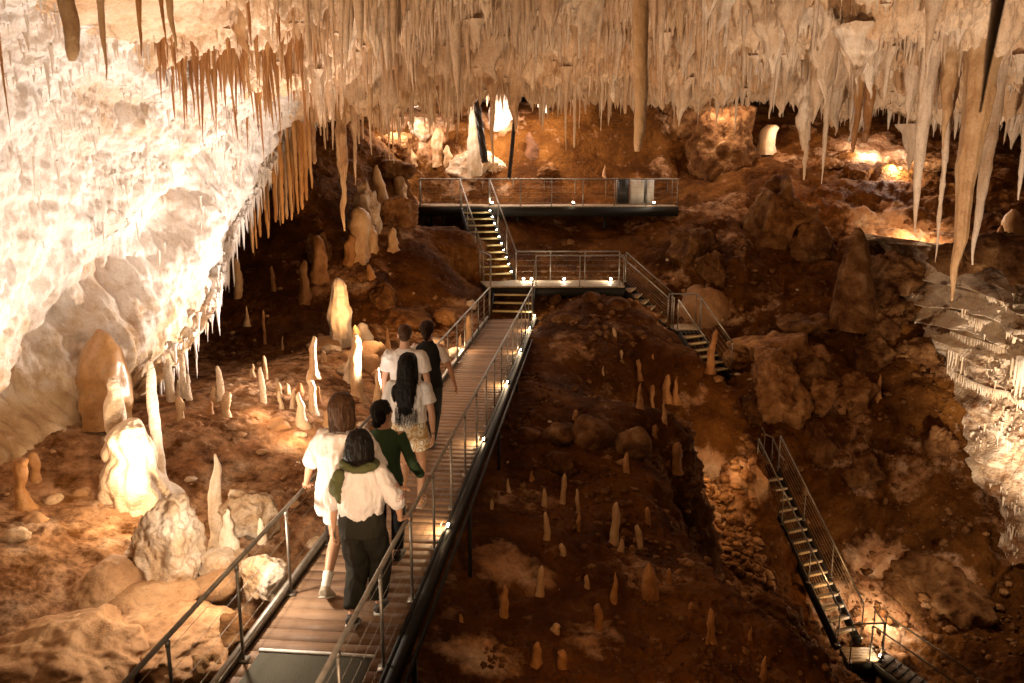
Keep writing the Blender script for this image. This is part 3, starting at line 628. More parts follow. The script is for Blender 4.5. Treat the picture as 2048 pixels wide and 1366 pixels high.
S(876, 330, 256, 22, 'column', 'creamd', 'knobbly pale pillar behind the left end of the platform rail', lump=.2)
S(895, 330, 290, 18, 'dome', 'creamd', 'pale knob right of the knobbly pillar')
# ---------------------------------------------------------------- boulders
B = boulder
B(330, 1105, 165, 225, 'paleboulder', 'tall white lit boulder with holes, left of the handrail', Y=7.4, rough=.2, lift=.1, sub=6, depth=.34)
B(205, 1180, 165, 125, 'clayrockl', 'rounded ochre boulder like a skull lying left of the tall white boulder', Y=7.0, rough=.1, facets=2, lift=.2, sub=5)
B(300, 1195, 180, 60, 'clayrockl', 'long low rock between the ochre boulder and the tall white one', Y=6.9, rough=.16, lift=.2)
B(140, 1330, 330, 150, 'clayrockl', 'huge clay mound with a crumpled crest in the lower left corner', Y=5.7, rough=.22, facets=3, sub=6, lift=.3)
B(330, 1290, 330, 130, 'clayrockl', 'wide smooth mound between the corner mound and the handrail', Y=6.1, rough=.24, facets=4, sub=6, lift=.3)
B(500, 1030, 120, 110, 'paleboulder', 'jagged white-topped boulder behind the handrail', Y=8.0, rough=.26, facets=8, sub=5)
B(455, 1130, 110, 90, 'paleboulder', 'half-lit boulder at the foot of the cream spire', Y=7.5, rough=.22, facets=7)
B(530, 1155, 110, 120, 'paleboulder', 'grey-veined boulder against the boardwalk edge', Y=7.1, rough=.2, facets=7, sub=5)
B(430, 1170, 90, 60, 'clayrockl', 'smooth orange rock in the shaded gap', Y=7.2, rough=.1, facets=2)
B(470, 1265, 120, 70, 'boulder', 'low crumbled rock beside the boardwalk edge near the mat', Y=6.3, rough=.26)
B(640, 1090, 60, 34, 'paleboulder', 'small pale rock touching the boardwalk edge near the first handrail post', rough=.2)
B(400, 1330, 90, 60, 'boulder', 'crumbled rock between handrail posts in the lower corner', Y=5.9, rough=.26)
B(1405, 625, 120, 95, 'clayrockl', 'smooth orange boulder behind the small landing of the descending stairs', Y=23.6, rough=.12, facets=2, lift=.2)
LG = 'loose stones on the sandy floor left of the boardwalk'
for i, (x, y, w, h) in enumerate([(110,1000,40,26),(165,985,36,22),(70,1040,50,30),(30,1075,60,34),(150,885,22,12),(105,905,16,14),(225,870,18,9),(480,870,24,12),(640,905,34,16),(590,930,26,12),(520,905,30,14),(705,800,26,14),
                                  (600,870,28,14),(560,850,60,26),(640,845,22,14),(690,740,34,24),(740,730,50,40),(700,715,40,28),(665,700,40,22),(640,700,28,20),(760,750,40,30),(720,850,30,16),(590,1010,30,16),(620,985,22,12),(380,960,26,12)]):
    B(x, y, w, h, 'clayrockl' if i % 3 else 'paleboulder', 'rough stone lying loose on the sandy floor left of the boardwalk', LG, 'stone', 'stone', rough=.2, sub=3)
B(740, 712, 70, 56, 'clayrockl', 'smooth rounded boulder right below the beaded stalagmite', facets=2, rough=.1)
B(660, 690, 90, 30, 'clayrockl', 'low rocky plinth under the large lumpy column', rough=.15)
B(870, 688, 34, 30, 'paleboulder', 'brightly lit white rock behind the left handrail near the vest wearer', rough=.1, facets=2)
B(912, 708, 32, 26, 'paleboulder', 'glowing white rock under the left handrail', rough=.1, facets=2)
B(926, 700, 18, 16, 'paleboulder', 'little white rock beside the glowing one under the handrail', rough=.1, facets=2)
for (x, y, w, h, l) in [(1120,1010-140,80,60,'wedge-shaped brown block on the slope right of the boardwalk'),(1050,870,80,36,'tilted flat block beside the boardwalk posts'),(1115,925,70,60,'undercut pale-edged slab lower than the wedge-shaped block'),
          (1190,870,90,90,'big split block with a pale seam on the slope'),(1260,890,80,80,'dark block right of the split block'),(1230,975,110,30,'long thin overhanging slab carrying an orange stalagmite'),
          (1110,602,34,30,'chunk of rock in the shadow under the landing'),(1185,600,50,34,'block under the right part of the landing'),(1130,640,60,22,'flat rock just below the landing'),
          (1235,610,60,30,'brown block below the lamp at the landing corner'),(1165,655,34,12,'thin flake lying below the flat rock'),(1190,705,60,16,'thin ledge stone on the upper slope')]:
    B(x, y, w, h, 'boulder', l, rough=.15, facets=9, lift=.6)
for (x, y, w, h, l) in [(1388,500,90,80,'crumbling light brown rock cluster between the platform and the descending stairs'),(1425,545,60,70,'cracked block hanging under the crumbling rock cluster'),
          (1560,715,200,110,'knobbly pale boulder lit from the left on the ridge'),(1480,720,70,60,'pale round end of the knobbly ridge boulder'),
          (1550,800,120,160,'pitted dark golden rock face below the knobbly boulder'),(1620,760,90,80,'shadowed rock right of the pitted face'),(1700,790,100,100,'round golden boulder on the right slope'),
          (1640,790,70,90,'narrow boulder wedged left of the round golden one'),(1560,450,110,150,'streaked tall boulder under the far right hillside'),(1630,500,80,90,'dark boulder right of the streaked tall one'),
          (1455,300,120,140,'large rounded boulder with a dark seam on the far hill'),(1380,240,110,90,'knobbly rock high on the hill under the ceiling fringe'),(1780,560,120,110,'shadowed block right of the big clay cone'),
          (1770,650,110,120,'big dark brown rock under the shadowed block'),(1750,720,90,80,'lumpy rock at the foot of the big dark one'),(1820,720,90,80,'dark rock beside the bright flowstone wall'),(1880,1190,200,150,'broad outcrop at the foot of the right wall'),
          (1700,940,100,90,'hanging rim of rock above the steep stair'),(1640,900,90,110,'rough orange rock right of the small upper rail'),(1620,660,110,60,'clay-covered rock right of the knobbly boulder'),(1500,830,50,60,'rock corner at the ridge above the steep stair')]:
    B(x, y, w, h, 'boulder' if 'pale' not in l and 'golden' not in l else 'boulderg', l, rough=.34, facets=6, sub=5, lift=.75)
for (x, y, w, h, Y, m, l) in [(1003,228,52,66,31,'white','white floodlit block right of the twisted root under the fringe'),(1088,196,32,46,31.4,'white','white floodlit block right of the thin root under the fringe'),(822,190,44,50,30.6,'white','white floodlit rock at the far left end of the back wall'),(1455,160,70,30,31.5,'white','white lit strip of rock under the fringe above the far hill'),
      (880,215,70,46,None,'boulder','brown rock shelf left of the white column'),(852,262,60,60,None,'paleboulder','light brown rock below the brown shelf left of the white column'),(925,215,50,50,None,'boulder','rounded rock touching the left side of the white column'),(800,292,90,60,None,'boulderg','humped golden rock far left of the platform'),
      (940,335,90,70,None,'paleboulder','large pale split rock at the foot of the twisted root'),(992,335,40,36,None,'paleboulder','small pale jagged rock right of the large split one at the root'),(1095,345,60,34,None,'boulder','dark cave mouth rock behind the middle of the platform'),(775,345,110,50,None,'boulder','banded rock left of the platform'),
      (735,440,60,120,None,'paleboulder','pale flowstone mass right of the long draped stalactite'),(800,430,70,70,None,'boulderg','mottled golden rock left of the platform legs'),(640,500,50,90,None,'boulder','shadowed flowstone hump left of the long draped stalactite'),(770,600,60,60,None,'boulder','brown rock left of the orange mound'),
      (800,640,120,50,None,'boulder','low ridge of brown rock behind the short-haired man'),(890,640,60,40,None,'boulderg','crumbled rock behind the left handrail'),(940,612,30,22,None,'paleboulder','pale chunk just left of the short steps'),(1350,215,90,60,None,'boulder','dark lumpy rock under the fringe right of the brown hill'),
      (1660,330,60,30,None,'boulderg','flat rock left of the far white glow'),(1870,330,90,50,None,'boulder','flat-topped dark rock right of the far white glow'),(1915,515,90,60,18.9,'boulder','brown rock capping the left end of the bright flowstone wall'),(1990,505,100,70,18.0,'boulder','brown rock capping the middle of the bright flowstone wall'),(2050,520,90,80,17.0,'boulder','brown rock capping the right end of the bright flowstone wall'),(1885,900,70,120,18.6,'boulder','dark rock rib left of the bright wall below the stone rods'),(1960,1290,130,110,15.6,'boulder','dark rock at the foot of the bright wall in the lower right corner')]:
    B(x, y, w, h, m, l, rough=.26, facets=6, lift=.6, sub=5, Y=Y)
RUB = 'rubble stones on the lit ledge left of the steep stair'
for i in range(46):
    x = random.gauss(1440, 50); y = random.gauss(1075, 26)+ (x-1440)*.35
    s = random.uniform(6, 20)
    if x < 1350+ (y-1030)*.9: continue
    B(x, y, s, s*.7, 'boulderg', 'orange rubble stone on the lit ledge left of the steep stair', RUB, 'stone', 'stone', rough=.22, sub=2)
DR = 'loose pale stones scattered over the dark slopes'
for (x, y, w) in [(1505,596,10),(1530,620,14),(1545,640,12),(1520,612,9),(1350,505,12),(1335,520,9),(1362,470,12),(1320,510,8),(1340,560,10),(1625,655,8),(1595,580,8),(1445,640,9),(1380,470,9),(1410,590,9),(1540,655,9),(1000,900,10),(1020,880,9),(1015,925,9),
                  (1560,735,12),(1500,760,12),(1475,750,14),(1490,1110,12),(1100,845,12),(1180,845,16),(950,1120,12),(1160,1110,8),(1120,1180,9),(1220,1330,9),(1320,1290,9),(1390,1320,8),(900,1340,12),(1480,700,12)]:
    B(x, y, w, w*.7, 'paleboulder', 'pale loose stone lying on the dark slope', DR, 'stone', 'stone', rough=.2, sub=2)
# ---------------------------------------------------------------- stalactites
TITE = {
 'spike': [(0, 1.3), (.08, 1.0), (.4, .72), (.75, .38), (1, .07)],
 'straw': [(0, 1.5), (.05, .8), (.3, .6), (.8, .5), (1, .3)],
 'fat': [(0, 1.4), (.12, 1.1), (.35, .95), (.6, .62), (.85, .28), (1, .06)],
 'blob': [(0, 1.0), (.2, .9), (.45, 1.05), (.65, .7), (.85, .45), (1, .12)],
 'rod': [(0, 1.3), (.1, 1.0), (.5, .85), (.9, .62), (.97, .5), (1, .25)]}
def tite(px, pr, pt, w, Y, kind, mat, label, group=None, lean=(0, 0), lump=.08, flute=0., nseg=18, nring=34, name='stalactite', seed=None):
    """root pixel row pr, tip pixel row pt, width w at root"""
    a = at(px, pr, Y); b = at(px, pt, Y); r = w/2*Y/F/CP*(.82 if w > 20 else .9)
    top = max(a.z, float(CZ([a.x], [a.y])[0])+.05) if pr > -200 else a.z
    h = top-b.z
    seed = seed if seed is not None else int(px*11+pt*3) % 983
    me = lathe_mesh(name, h, [(t, k*r) for t, k in TITE[kind]], seed, nseg, nring+16, lump*1.4+.04, lean, flute+.015, up=-1, ledge=.03)
    o = link(name, me, M[mat]); o.location = (b.x-lean[0]*h, a.y-lean[1]*h, top)
    return tag(o, label, 'stalactite', group)
T = tite
T(1948, 0, 225, 92, 2.9, 'fat', 'creamd', 'huge out-of-focus stalactite slanting across the upper right corner', lean=(-.05, 0), lump=.05)
T(1273, 0, 303, 42, 6.0, 'rod', 'creamd', 'thick blurred blunt-tipped stalactite right of centre', lump=.05)
T(140, 0, 122, 54, 4.8, 'rod', 'creamd', 'thick amber stalactite in the upper left corner', lump=.05)
T(215, 0, 160, 30, 6.2, 'spike', 'creamd', 'thin amber stalactite right of the thick one in the upper left')
T(286, 0, 112, 24, 6.6, 'spike', 'brown', 'dark grey-brown stalactite in the upper left')
T(330, 0, 92, 22, 6.8, 'spike', 'brown', 'dark short stalactite touching a paler one in the upper left')
T(350, 0, 104, 36, 6.8, 'spike', 'creamd', 'pale broad stalactite touching the dark short one')
T(20, 150, 265, 9, 7.2, 'spike', 'amber', 'thin amber stalactite at the left edge before the white wall')
T(390, 20, 236, 13, 11.5, 'spike', 'amber', 'long thin amber stalactite hanging before the bright white wall')
T(541, 30, 236, 15, 12, 'spike', 'amber', 'longest amber stalactite of the dense amber curtain')
T(498, 30, 180, 12, 11.7, 'spike', 'amber', 'dark-tipped amber stalactite left of the longest in the curtain')
T(744, 40, 310, 17, 14.5, 'spike', 'creamd', 'long tan stalactite hanging beside the white patch')
T(850, 120, 265, 9, 19, 'spike', 'creamd', 'narrow stalactite hanging left of the white column')
T(984, 60, 348, 19, 17, 'spike', 'ceil', 'long pale stalactite reaching the platform rail beside the twisted root', lump=.12)
T(1030, 90, 262, 44, 17, 'fat', 'ceil', 'broad cream stalactite cluster ending before the dark thin root', lump=.2, flute=.1)
T(1130, 140, 303, 9, 17, 'spike', 'ceil', 'left one of the thin straight pair above the platform')
T(1148, 140, 295, 8, 17, 'rod', 'ceil', 'right one of the thin straight pair above the platform')
T(1159, 140, 257, 5, 17.5, 'straw', 'ceil', 'short thin straw beside the straight pair above the platform')
T(1202, 120, 262, 5, 17, 'straw', 'ceil', 'lone thin straw hanging over the brown hill')
T(1225, 120, 204, 26, 17, 'blob', 'ceil', 'small ragged pendant above the brown hill', lump=.3)
T(1602, 90, 300, 46, 13, 'blob', 'ceilp', 'lumpy knotted pendant hanging in front of the far right hillside', lump=.3, nseg=32, nring=60)
T(1606, 250, 360, 22, 13, 'blob', 'ceilp', 'ragged tail hanging below the knotted pendant', lump=.35, nseg=24)
T(1541, 90, 238, 26, 13.5, 'spike', 'ceilp', 'pointed stalactite left of the knotted pendant', lump=.15)
T(1643, 90, 368, 22, 13, 'spike', 'ceilp', 'straight sharp stalactite right of the knotted pendant')
T(1708, 90, 305, 18, 13.5, 'rod', 'amber', 'beaded ochre pillar stalactite, left of two above the white glow', lump=.2)
T(1732, 90, 285, 26, 13.7, 'rod', 'amber', 'broad beaded ochre stalactite, right of two above the white glow', lump=.25)
T(1823, 120, 465, 46, 10, 'spike', 'ceilp', 'long smooth cream stalactite with a needle tip over the glowing patch', nseg=28, nring=50, lump=.04)
T(1868, 150, 525, 24, 10.4, 'spike', 'ceilp', 'crooked rough stalactite left of the largest one', lump=.25)
T(1908, 120, 602, 74, 9.8, 'spike', 'creamd', 'largest stalactite, ending in front of the bright flowstone wall', nseg=36, nring=70, lump=.06, flute=.04)
T(1950, 150, 530, 46, 10.6, 'spike', 'ceilp', 'long tapering stalactite right of the largest one', nseg=28, nring=50)
T(1885, 150, 300, 40, 10.2, 'fat', 'creamd', 'ochre shoulder hanging left of the largest stalactite', lump=.2)
T(1845, 200, 290, 12, 10.8, 'spike', 'ceilp', 'short thin stalactite between the needle-tipped one and the crooked one')
T(2036, 120, 400, 30, 10.5, 'spike', 'ceilp', 'pale jagged stalactite cut by the right edge', lump=.25)
T(692, 120, 462, 36, 17, 'spike', 'creamd', 'long draped column of stalactite hanging beside the brown hollow', lump=.3, flute=.16, nseg=40, nring=70)
T(668, 120, 300, 16, 16.5, 'spike', 'ceil', 'pale stalactite left of the long draped column')
T(712, 120, 370, 18, 17.2, 'spike', 'ceil', 'rough stalactite right of the long draped column', lump=.2)
T(1498, 100, 195, 10, 14, 'spike', 'ceilp', 'thin stalactite in the pale fringe left of the pointed one')
DG = 'fluted orange drapery behind the white slab'
for i in range(30):
    x = 500+i*4.4; pt = 520-i*4.2-random.choice([0, 10, 25, 70, 110]); w = random.uniform(7, 14)
    T(x, 250, pt, w, 17.0+random.uniform(-.25, .5), random.choice(['rod', 'spike', 'rod']), random.choice(['amberl', 'amberl', 'creamd']), 'orange fluted hanging pillar behind the edge of the white slab', DG, lump=.14, flute=.08)

TC = 'thin stalactites hanging between the left wall and the upper stairs'
for i in range(46):
    x = random.uniform(625, 960); Y = random.uniform(17.5, 23); T(x, 150, random.uniform(205, 330)-(40 if x > 800 else 0), random.uniform(5, 12), Y, random.choice(['spike', 'straw', 'rod', 'fat']), random.choice(['ceil', 'creamd', 'ceil']), 'thin stalactite hanging between the left wall and the upper stairs', TC, lump=.16, nseg=10, nring=20)
# individuals of the ceiling fringe, by region; then the countless small ones as one mass
def zone(px, Y):
    if px < 620: return 'amber stalactite in the dense curtain before the white wall', 'amber curtain stalactites', 'amber'
    if px < 930: return 'tan stalactite of the thick fringe left of the platform', 'tan fringe stalactites left of the platform', 'ceil'
    if px < 1350: return 'cream stalactite of the thick fringe above the platform', 'cream fringe stalactites above the platform', 'ceil'
    return 'pale stalactite of the thick fringe on the upper right', 'pale fringe stalactites on the upper right', 'ceilp'
base = {}
def proto(mat, kind, i):
    if (mat, kind, i) not in base:
        base[(mat, kind, i)] = lathe_mesh('stalactite', 1.0, [(t, k*.5) for t, k in TITE[kind]], 300+i*7+len(kind), 14, 26, .28, (0, 0), .03, up=-1)
        base[(mat, kind, i)].materials.append(M[mat])
    return base[(mat, kind, i)]
def fringe(n, pxr, Yr, hr, wr):
    for k in range(n):
        px = random.uniform(*pxr); Y = random.uniform(*Yr); u = (px-1024)/F; x = u*Y; 
        xs, zs = slab(np.array([Y]), np.array([.75]))
        if x < xs[0]+.2: continue
        lab, grp, mat = zone(px, Y)
        if px < 620 and not (340 < px): continue
        me = proto(mat, random.choice(['spike', 'spike', 'fat', 'rod']), random.randrange(3))
        o = bpy.data.objects.new('stalactite', me); COL.objects.link(o)
        h = random.uniform(*hr)*random.uniform(.6, 1.3); w = random.uniform(*wr)
        o.location = (x, Y, float(ceil_full([x], [Y])[0])+.12); o.scale = (w, w*random.uniform(.8, 1.1), h+.12); o.rotation_euler.z = random.uniform(0, 6.28)
        tag(o, lab, 'stalactite', grp)
fringe(58, (345, 600), (10.5, 13.5), (.3, .9), (.04, .09))
fringe(60, (620, 930), (12, 21), (.3, .95), (.05, .15))
fringe(62, (930, 1380), (11, 22), (.25, .8), (.05, .17))
fringe(75, (1380, 2080), (9.5, 17), (.2, .65), (.04, .13))
def mass(name, n, gen, mat, seed):
    rg = np.random.default_rng(seed); ns, nr_ = 6, 5
    x, y, z, h, w = gen(rg, n); n = len(x)
    t = np.array([0, .15, .45, .8, 1.]); rr = np.array([1.3, .9, .6, .3, .05]); th = np.arange(ns)*2*PI/ns
    lean = rg.normal(0, .04, (n, 2))
    jit = 1+rg.uniform(-.4, .4, (n, nr_))
    X = x[:, None, None]+(w[:, None, None]*.5*rr[None, :, None]*jit[:, :, None])*np.cos(th)[None, None]+lean[:, 0][:, None, None]*(t*1.)[None, :, None]*h[:, None, None]
    Yy = y[:, None, None]+(w[:, None, None]*.5*rr[None, :, None]*jit[:, :, None])*np.sin(th)[None, None]+lean[:, 1][:, None, None]*(t*1.)[None, :, None]*h[:, None, None]
    Z = z[:, None, None]-t[None, :, None]*h[:, None, None]+0*X
    V = np.stack([X, Yy, Z], -1).reshape(-1, 3)
    q = grid_quads(nr_, ns, True)[:, ::-1]; Q = (q[None]+(np.arange(n)*nr_*ns)[:, None, None]).reshape(-1, 4)
    me = mesh_np(name, V, Q); o = link(name, me, mat); tag(o, kind='stuff'); return o
def gen_c(px0, px1, hs, soft=120):
    def gen(rg, n):
        px = rg.uniform(px0-soft, px1+soft, n); keep = (rg.uniform(0, 1, n) < np.clip((px-px0+soft)/(2*soft), 0, 1)) & (rg.uniform(0, 1, n) < np.clip((px1+soft-px)/(2*soft), 0, 1)); px = px[keep]; n = len(px)
        Y = 5.5*(30/5.5)**rg.uniform(0, 1, n)**.8; x = (px-1024)/F*Y
        xs, zs = slab(Y, np.full(n, .72)); m = x > xs; x, Y = x[m], Y[m]
        P = np.stack([x, Y, 0*x], 1); cl = fbm(P, 1.1, 3, 91)+.6*fbm(P, 3.3, 2, 94)
        m = cl > rg.uniform(-.8, .45, len(x)); x, Y, cl = x[m], Y[m], cl[m]
        z = ceil_full(x, Y)+.05; small = rg.uniform(0, 1, len(x)) < .45
        h = np.clip(rg.exponential(hs, len(x)), .03, .7)*(1+.9*cl)+.05; h = np.where(small, h*.45, h); w = np.clip(h*np.where(small, rg.uniform(.4, 1.1, len(x)), rg.uniform(.08, .24, len(x))), .02, .2)
        return x, Y, z, h, w
    return gen
pend = {}
for k in range(64):
    px = random.uniform(420, 2080); Y = random.uniform(9, 19); x = (px-1024)/F*Y; xs, zs = slab(np.array([Y]), np.array([.75]))
    if x < xs[0]+.3: continue
    i = random.randrange(6); mt = random.choice(['ceil', 'ceil', 'creamd']) if px < 1350 else 'ceilp'
    if (i, mt) not in pend: pend[(i, mt)] = lathe_mesh('stalactite_cluster', 1.0, [(0, .7), (.2, .5), (.42, .44), (.6, .25), (.72, .2), (.86, .09), (1, .02)], 700+i*9, 26, 40, .42, (0, 0), .12, nfl=5+i, up=-1); pend[(i, mt)].materials.append(M[mt])
    o = bpy.data.objects.new('stalactite_cluster', pend[(i, mt)]); COL.objects.link(o); w = random.uniform(.22, .5); o.scale = (w, w*random.uniform(.6, 1), random.uniform(.5, 1.15)); o.location = (x, Y, float(ceil_full([x], [Y])[0])+.1); o.rotation_euler.z = random.uniform(0, 6.28)
    tag(o, 'fused lumpy stalactite cluster in the '+('tan fringe of the ceiling left of the platform' if px < 930 else 'cream fringe of the ceiling above the platform' if px < 1350 else 'pale fringe of the ceiling on the upper right'), 'stalactite', 'fused clusters in the ceiling fringe')
mass('stalactite_fringe', 36000, gen_c(560, 1400, .125), M['ceil'], 5)
mass('stalactite_fringe', 27000, gen_c(1400, 2200, .095), M['ceilp'], 15)
def gen_amber(rg, n):
    px = rg.uniform(345, 660, n); Y = rg.uniform(9, 15.5, n); x = (px-1024)/F*Y; P = np.stack([x, Y, 0*x], 1); cl = fbm(P, 1.3, 2, 96); m = cl > -.05; x, Y, cl = x[m], Y[m], cl[m]
    h = np.clip(rg.exponential(.19, len(x)), .05, .9)*(1+cl); return x, Y, ceil_full(x, Y)+.05, h, np.clip(h*rg.uniform(.06, .16, len(x)), .02, .08)
mass('stalactite_fringe', 1900, gen_amber, M['amber'], 16)
def gen_slab(rg, n):
    y = rg.uniform(4, 20, n); v = rg.uniform(.0, 1, n)**.8; x, z = slab(y, v)
    m = (z > 2.2+rg.uniform(-.3, 1.6, n)); x, y, z, v = x[m], y[m], z[m], v[m]
    P = np.stack([x, y, z], 1); m = fbm(P, .9, 3, 92) > rg.uniform(-.5, .35, len(x)); x, y, z = x[m], y[m], z[m]
    h = np.clip(rg.exponential(.06, len(x)), .02, .4)+.03; w = np.clip(h*rg.uniform(.14, .4, len(x)), .012, .05)
    return x+.03, y, z+.10, h, w
mass('stalactite_fringe', 7000, gen_slab, M['white'], 6)
def gen_lip(rg, n):
    y = rg.uniform(12, 20, n); x, z = slab(y, rg.uniform(-.02, .05, n)); h = np.clip(rg.exponential(.16, n), .06, .8); w = np.clip(h*.18, .025, .07)
    return x, y, z+.12, h, w
mass('stalactite_fringe', 420, gen_lip, M['white'], 8)
# curtain of rods on the bright right wall
def lip(px0, px1, n, tier, drop, wd, name, label, seed):
    rg = random.Random(seed); P = []
    o = empty(name, (0, 0, 0), label, 'flowstone')
    ss_ = np.linspace(-.4, 1.0, 160); zt = RT[tier][0]
    W = np.full(160, (zt+.10+8)/10.1); Q = rwall(ss_, W)
    pxs = 1024+F*Q[:, 0]/(Q[:, 1]*CP-(Q[:, 2]-EYE)*SP)
    order = np.argsort(pxs); mb = MB()
    for k in range(n):
        px = px0+(px1-px0)*(k+rg.uniform(-.3, .3))/n
        p = Vector([float(np.interp(px, pxs[order], Q[order, j])) for j in range(3)])+Vector((-.04, -.03, .10))
        h = drop*rg.uniform(.55, 1.1)*(1.0 if 0 else 1); m2 = MB()
        rods.append((p, h, wd*rg.uniform(.8, 1.25)))
        mb.tube([p, p+Vector((rg.uniform(-.01, .01), 0, -h*.5)), p+Vector((rg.uniform(-.02, .02), 0, -h))], [rods[-1][2], rods[-1][2]*.8, rods[-1][2]*.35], 7)
    ro = mb.obj('rods', M['flowp'], o, True); tag(ro, None, None, None, 'stuff')
    o.location = rods[0][0]; ro.matrix_parent_inverse = Matrix.Translation(-o.location)
rods = []
lip(1905, 2080, 44, 7, .95, .034, 'flowstone_curtain', 'row of long parallel pale stone rods hanging on the bright right wall', 1)
lip(1895, 2080, 70, 8, .30, .024, 'flowstone_fringe', 'short icicle fringe just above the row of long stone rods', 2)
lip(1890, 2080, 80, 6, .26, .024, 'flowstone_fringe', 'scalloped fringe on the shelf just below the row of long stone rods', 3)
lip(1890, 2080, 80, 9, .20, .020, 'flowstone_fringe', 'uppermost ragged fringe of the bright right wall', 4)
def gen_r(rg, n):
    P = rwall(rg.uniform(-.4, 1., n), rg.uniform(.1, .98, n)); m = fbm(P*[1, 1, 3], .8, 3, 93) > .12; P = P[m]
    h = np.clip(rg.exponential(.10, len(P)), .04, .35)
    return P[:, 0]-.02, P[:, 1]-.02, P[:, 2]+.04, h, np.clip(h*.3, .02, .06)
mass('stalactite_fringe', 4000, gen_r, M['flowp'], 12)
# roots
def root_obj(name, px, pts, r, label, twist):
    mb = MB()
    for k in range(twist):
        P = []
        for i in range(40):
            t = i/39; x = np.interp(t*(len(pts)-1), range(len(pts)), [p[0] for p in pts]); y = np.interp(t*(len(pts)-1), range(len(pts)), [p[1] for p in pts]); Y = np.interp(t*(len(pts)-1), range(len(pts)), [p[2] for p in pts])
            c = at(x, y, Y); an = t*9+k*2*PI/twist; rr = r*.6 if twist > 1 else 0
            P.append(c+Vector((math.cos(an)*rr, math.sin(an)*rr, 0)))
        mb.tube(P, r*(.55 if twist > 1 else 1), 8)
    tag(mb.obj(name, M['root'], None, True), label, 'tree root')
root_obj('tree_root', 960, [(950,170,27.6),(955,220,27.6),(962,270,27.4),(970,325,27.2)], .11, 'thick dark twisted tree root hanging beside the white column', 4)
root_obj('tree_root', 1025, [(1032,180,27.3),(1029,240,27.3),(1024,300,27.2),(1018,356,27.0)], .065, 'thin straight dark tree root reaching down to the platform rail', 1)
# ---------------------------------------------------------------- walkways
RD = Vector((.0993, .99506, 0)); RNM = Vector((.99506, -.0993, 0)); RO = RNM*-2.157
def rp(s, off=0, z=0): return RO+RD*s+RNM*off+Vector((0, 0, z))
def local(o, parent):
    """parent has location (and maybe rotation); keep o where it was built in world space"""
    o.parent = parent; o.matrix_parent_inverse = (Matrix.Translation(parent.location) @ Matrix.Rotation(parent.rotation_euler.z, 4, 'Z')).inverted(); return o
def deck_boards(name, parent, quad, width, gap=.008, th=.035, mat='wood', jit=.002):
    """quad: a (start left), b (start right), c (end right), d (end left); boards run across from left to right"""
    a, b, c, d = [Vector(p) for p in quad]; L = ((a+b)/2-(c+d)/2).length; n = max(1, int(L/width)); mb = MB(); vals = []
    for k in range(n):
        t0 = k/n; t1 = (k+1-gap/width)/n
        p = [a.lerp(d, t0), b.lerp(c, t0), b.lerp(c, t1), a.lerp(d, t1)]
        dz = random.uniform(-jit, jit); top = [list(q+Vector((0, 0, dz))) for q in p]; bot = [list(q-Vector((0, 0, th))) for q in p]
        mb.add(top+bot, [[0, 1, 2, 3], [7, 6, 5, 4], [0, 4, 5, 1], [1, 5, 6, 2], [2, 6, 7, 3], [3, 7, 4, 0]]); vals += [random.random()]*8
    o = mb.obj(name, M[mat]); at_ = o.data.attributes.new('board', 'FLOAT', 'POINT'); at_.data.foreach_set('value', vals); return local(o, parent)
def rail(parent, pts, height=.87, spacing=1.06, wires=5, r=.0195, pr=.014, mat='steel', pmat='steel', post_s=None, bend_end=True, wr=.0022):
    """handrail over base points pts: the tube is the part, each post and the wires are its sub-parts"""
    up = Vector((0, 0, height)); P = [Vector(p) for p in pts]
    mb = MB(); mb.tube([p+up for p in P], r, 10); h = local(mb.obj('handrail', M[mat], None, True), parent)
    pos = []
    if post_s is None:
        for a, b in zip(P, P[1:]):
            n = max(1, round((b-a).length/spacing)); pos += [a.lerp(b, k/n) for k in range(n)]
        pos.append(P[-1])
    else: pos = post_s
    for p in pos:
        m2 = MB(); m2.tube([p-Vector((0, 0, .02)), p+Vector((0, 0, height-.015))], pr, 8); m2.box(p+Vector((0, 0, .006)), (.09, .09, .012)); m2.tube([p+Vector((0, 0, height-.07)), p+Vector((0, 0, height-.02))], pr*1.35, 8)
        o = m2.obj('post', M[pmat], None, False); o.parent = h; o.matrix_parent_inverse = Matrix.Identity(4)
        for f in o.data.polygons: f.use_smooth = True
    if wires:
        mw = MB()
        for k in range(wires):
            z = .10+(height-.2)*k/(wires-1); 
            for a, b in zip(P, P[1:]): mw.tube([a+Vector((0, 0, z)), b+Vector((0, 0, z))], wr, 5, False)
        o = mw.obj('wire', M['wire'], None, True); o.parent = h
    return h
def fixture(loc, aim=(0, 0, 1), r=.03, label=None, group=None, power=3, col=(1, .78, .5), name='deck_lamp', light=True, lr=.03, off=(0, 0, .03)):
    loc = Vector(loc); aim = Vector(aim).normalized()
    o = empty(name, loc, label, 'lamp', group)
    mb = MB(); mb.box(loc-Vector((0, 0, r*.9)), (r*2.6, r*2.6, r*1.2)); mb.tube([loc-aim*r*1.4, loc+aim*r*.2], r*.95, 12); local(mb.obj('housing', M['lamp']), o)
    bm = bmesh.new(); bmesh.ops.create_uvsphere(bm, u_segments=12, v_segments=8, radius=r*.85)
    me = bpy.data.meshes.new('lens'); bm.to_mesh(me); bm.free(); l = link('lens', me, M['glow'], o); l.location = aim*r*.3
    for f in me.polygons: f.use_smooth = True
    if light:
        ld = bpy.data.lights.new('lamp_light', 'POINT'); ld.energy = power; ld.color = col; ld.shadow_soft_size = lr
        lo = bpy.data.objects.new('lamp_light', ld); COL.objects.link(lo); lo.parent = o; lo.location = Vector(off)
    return o
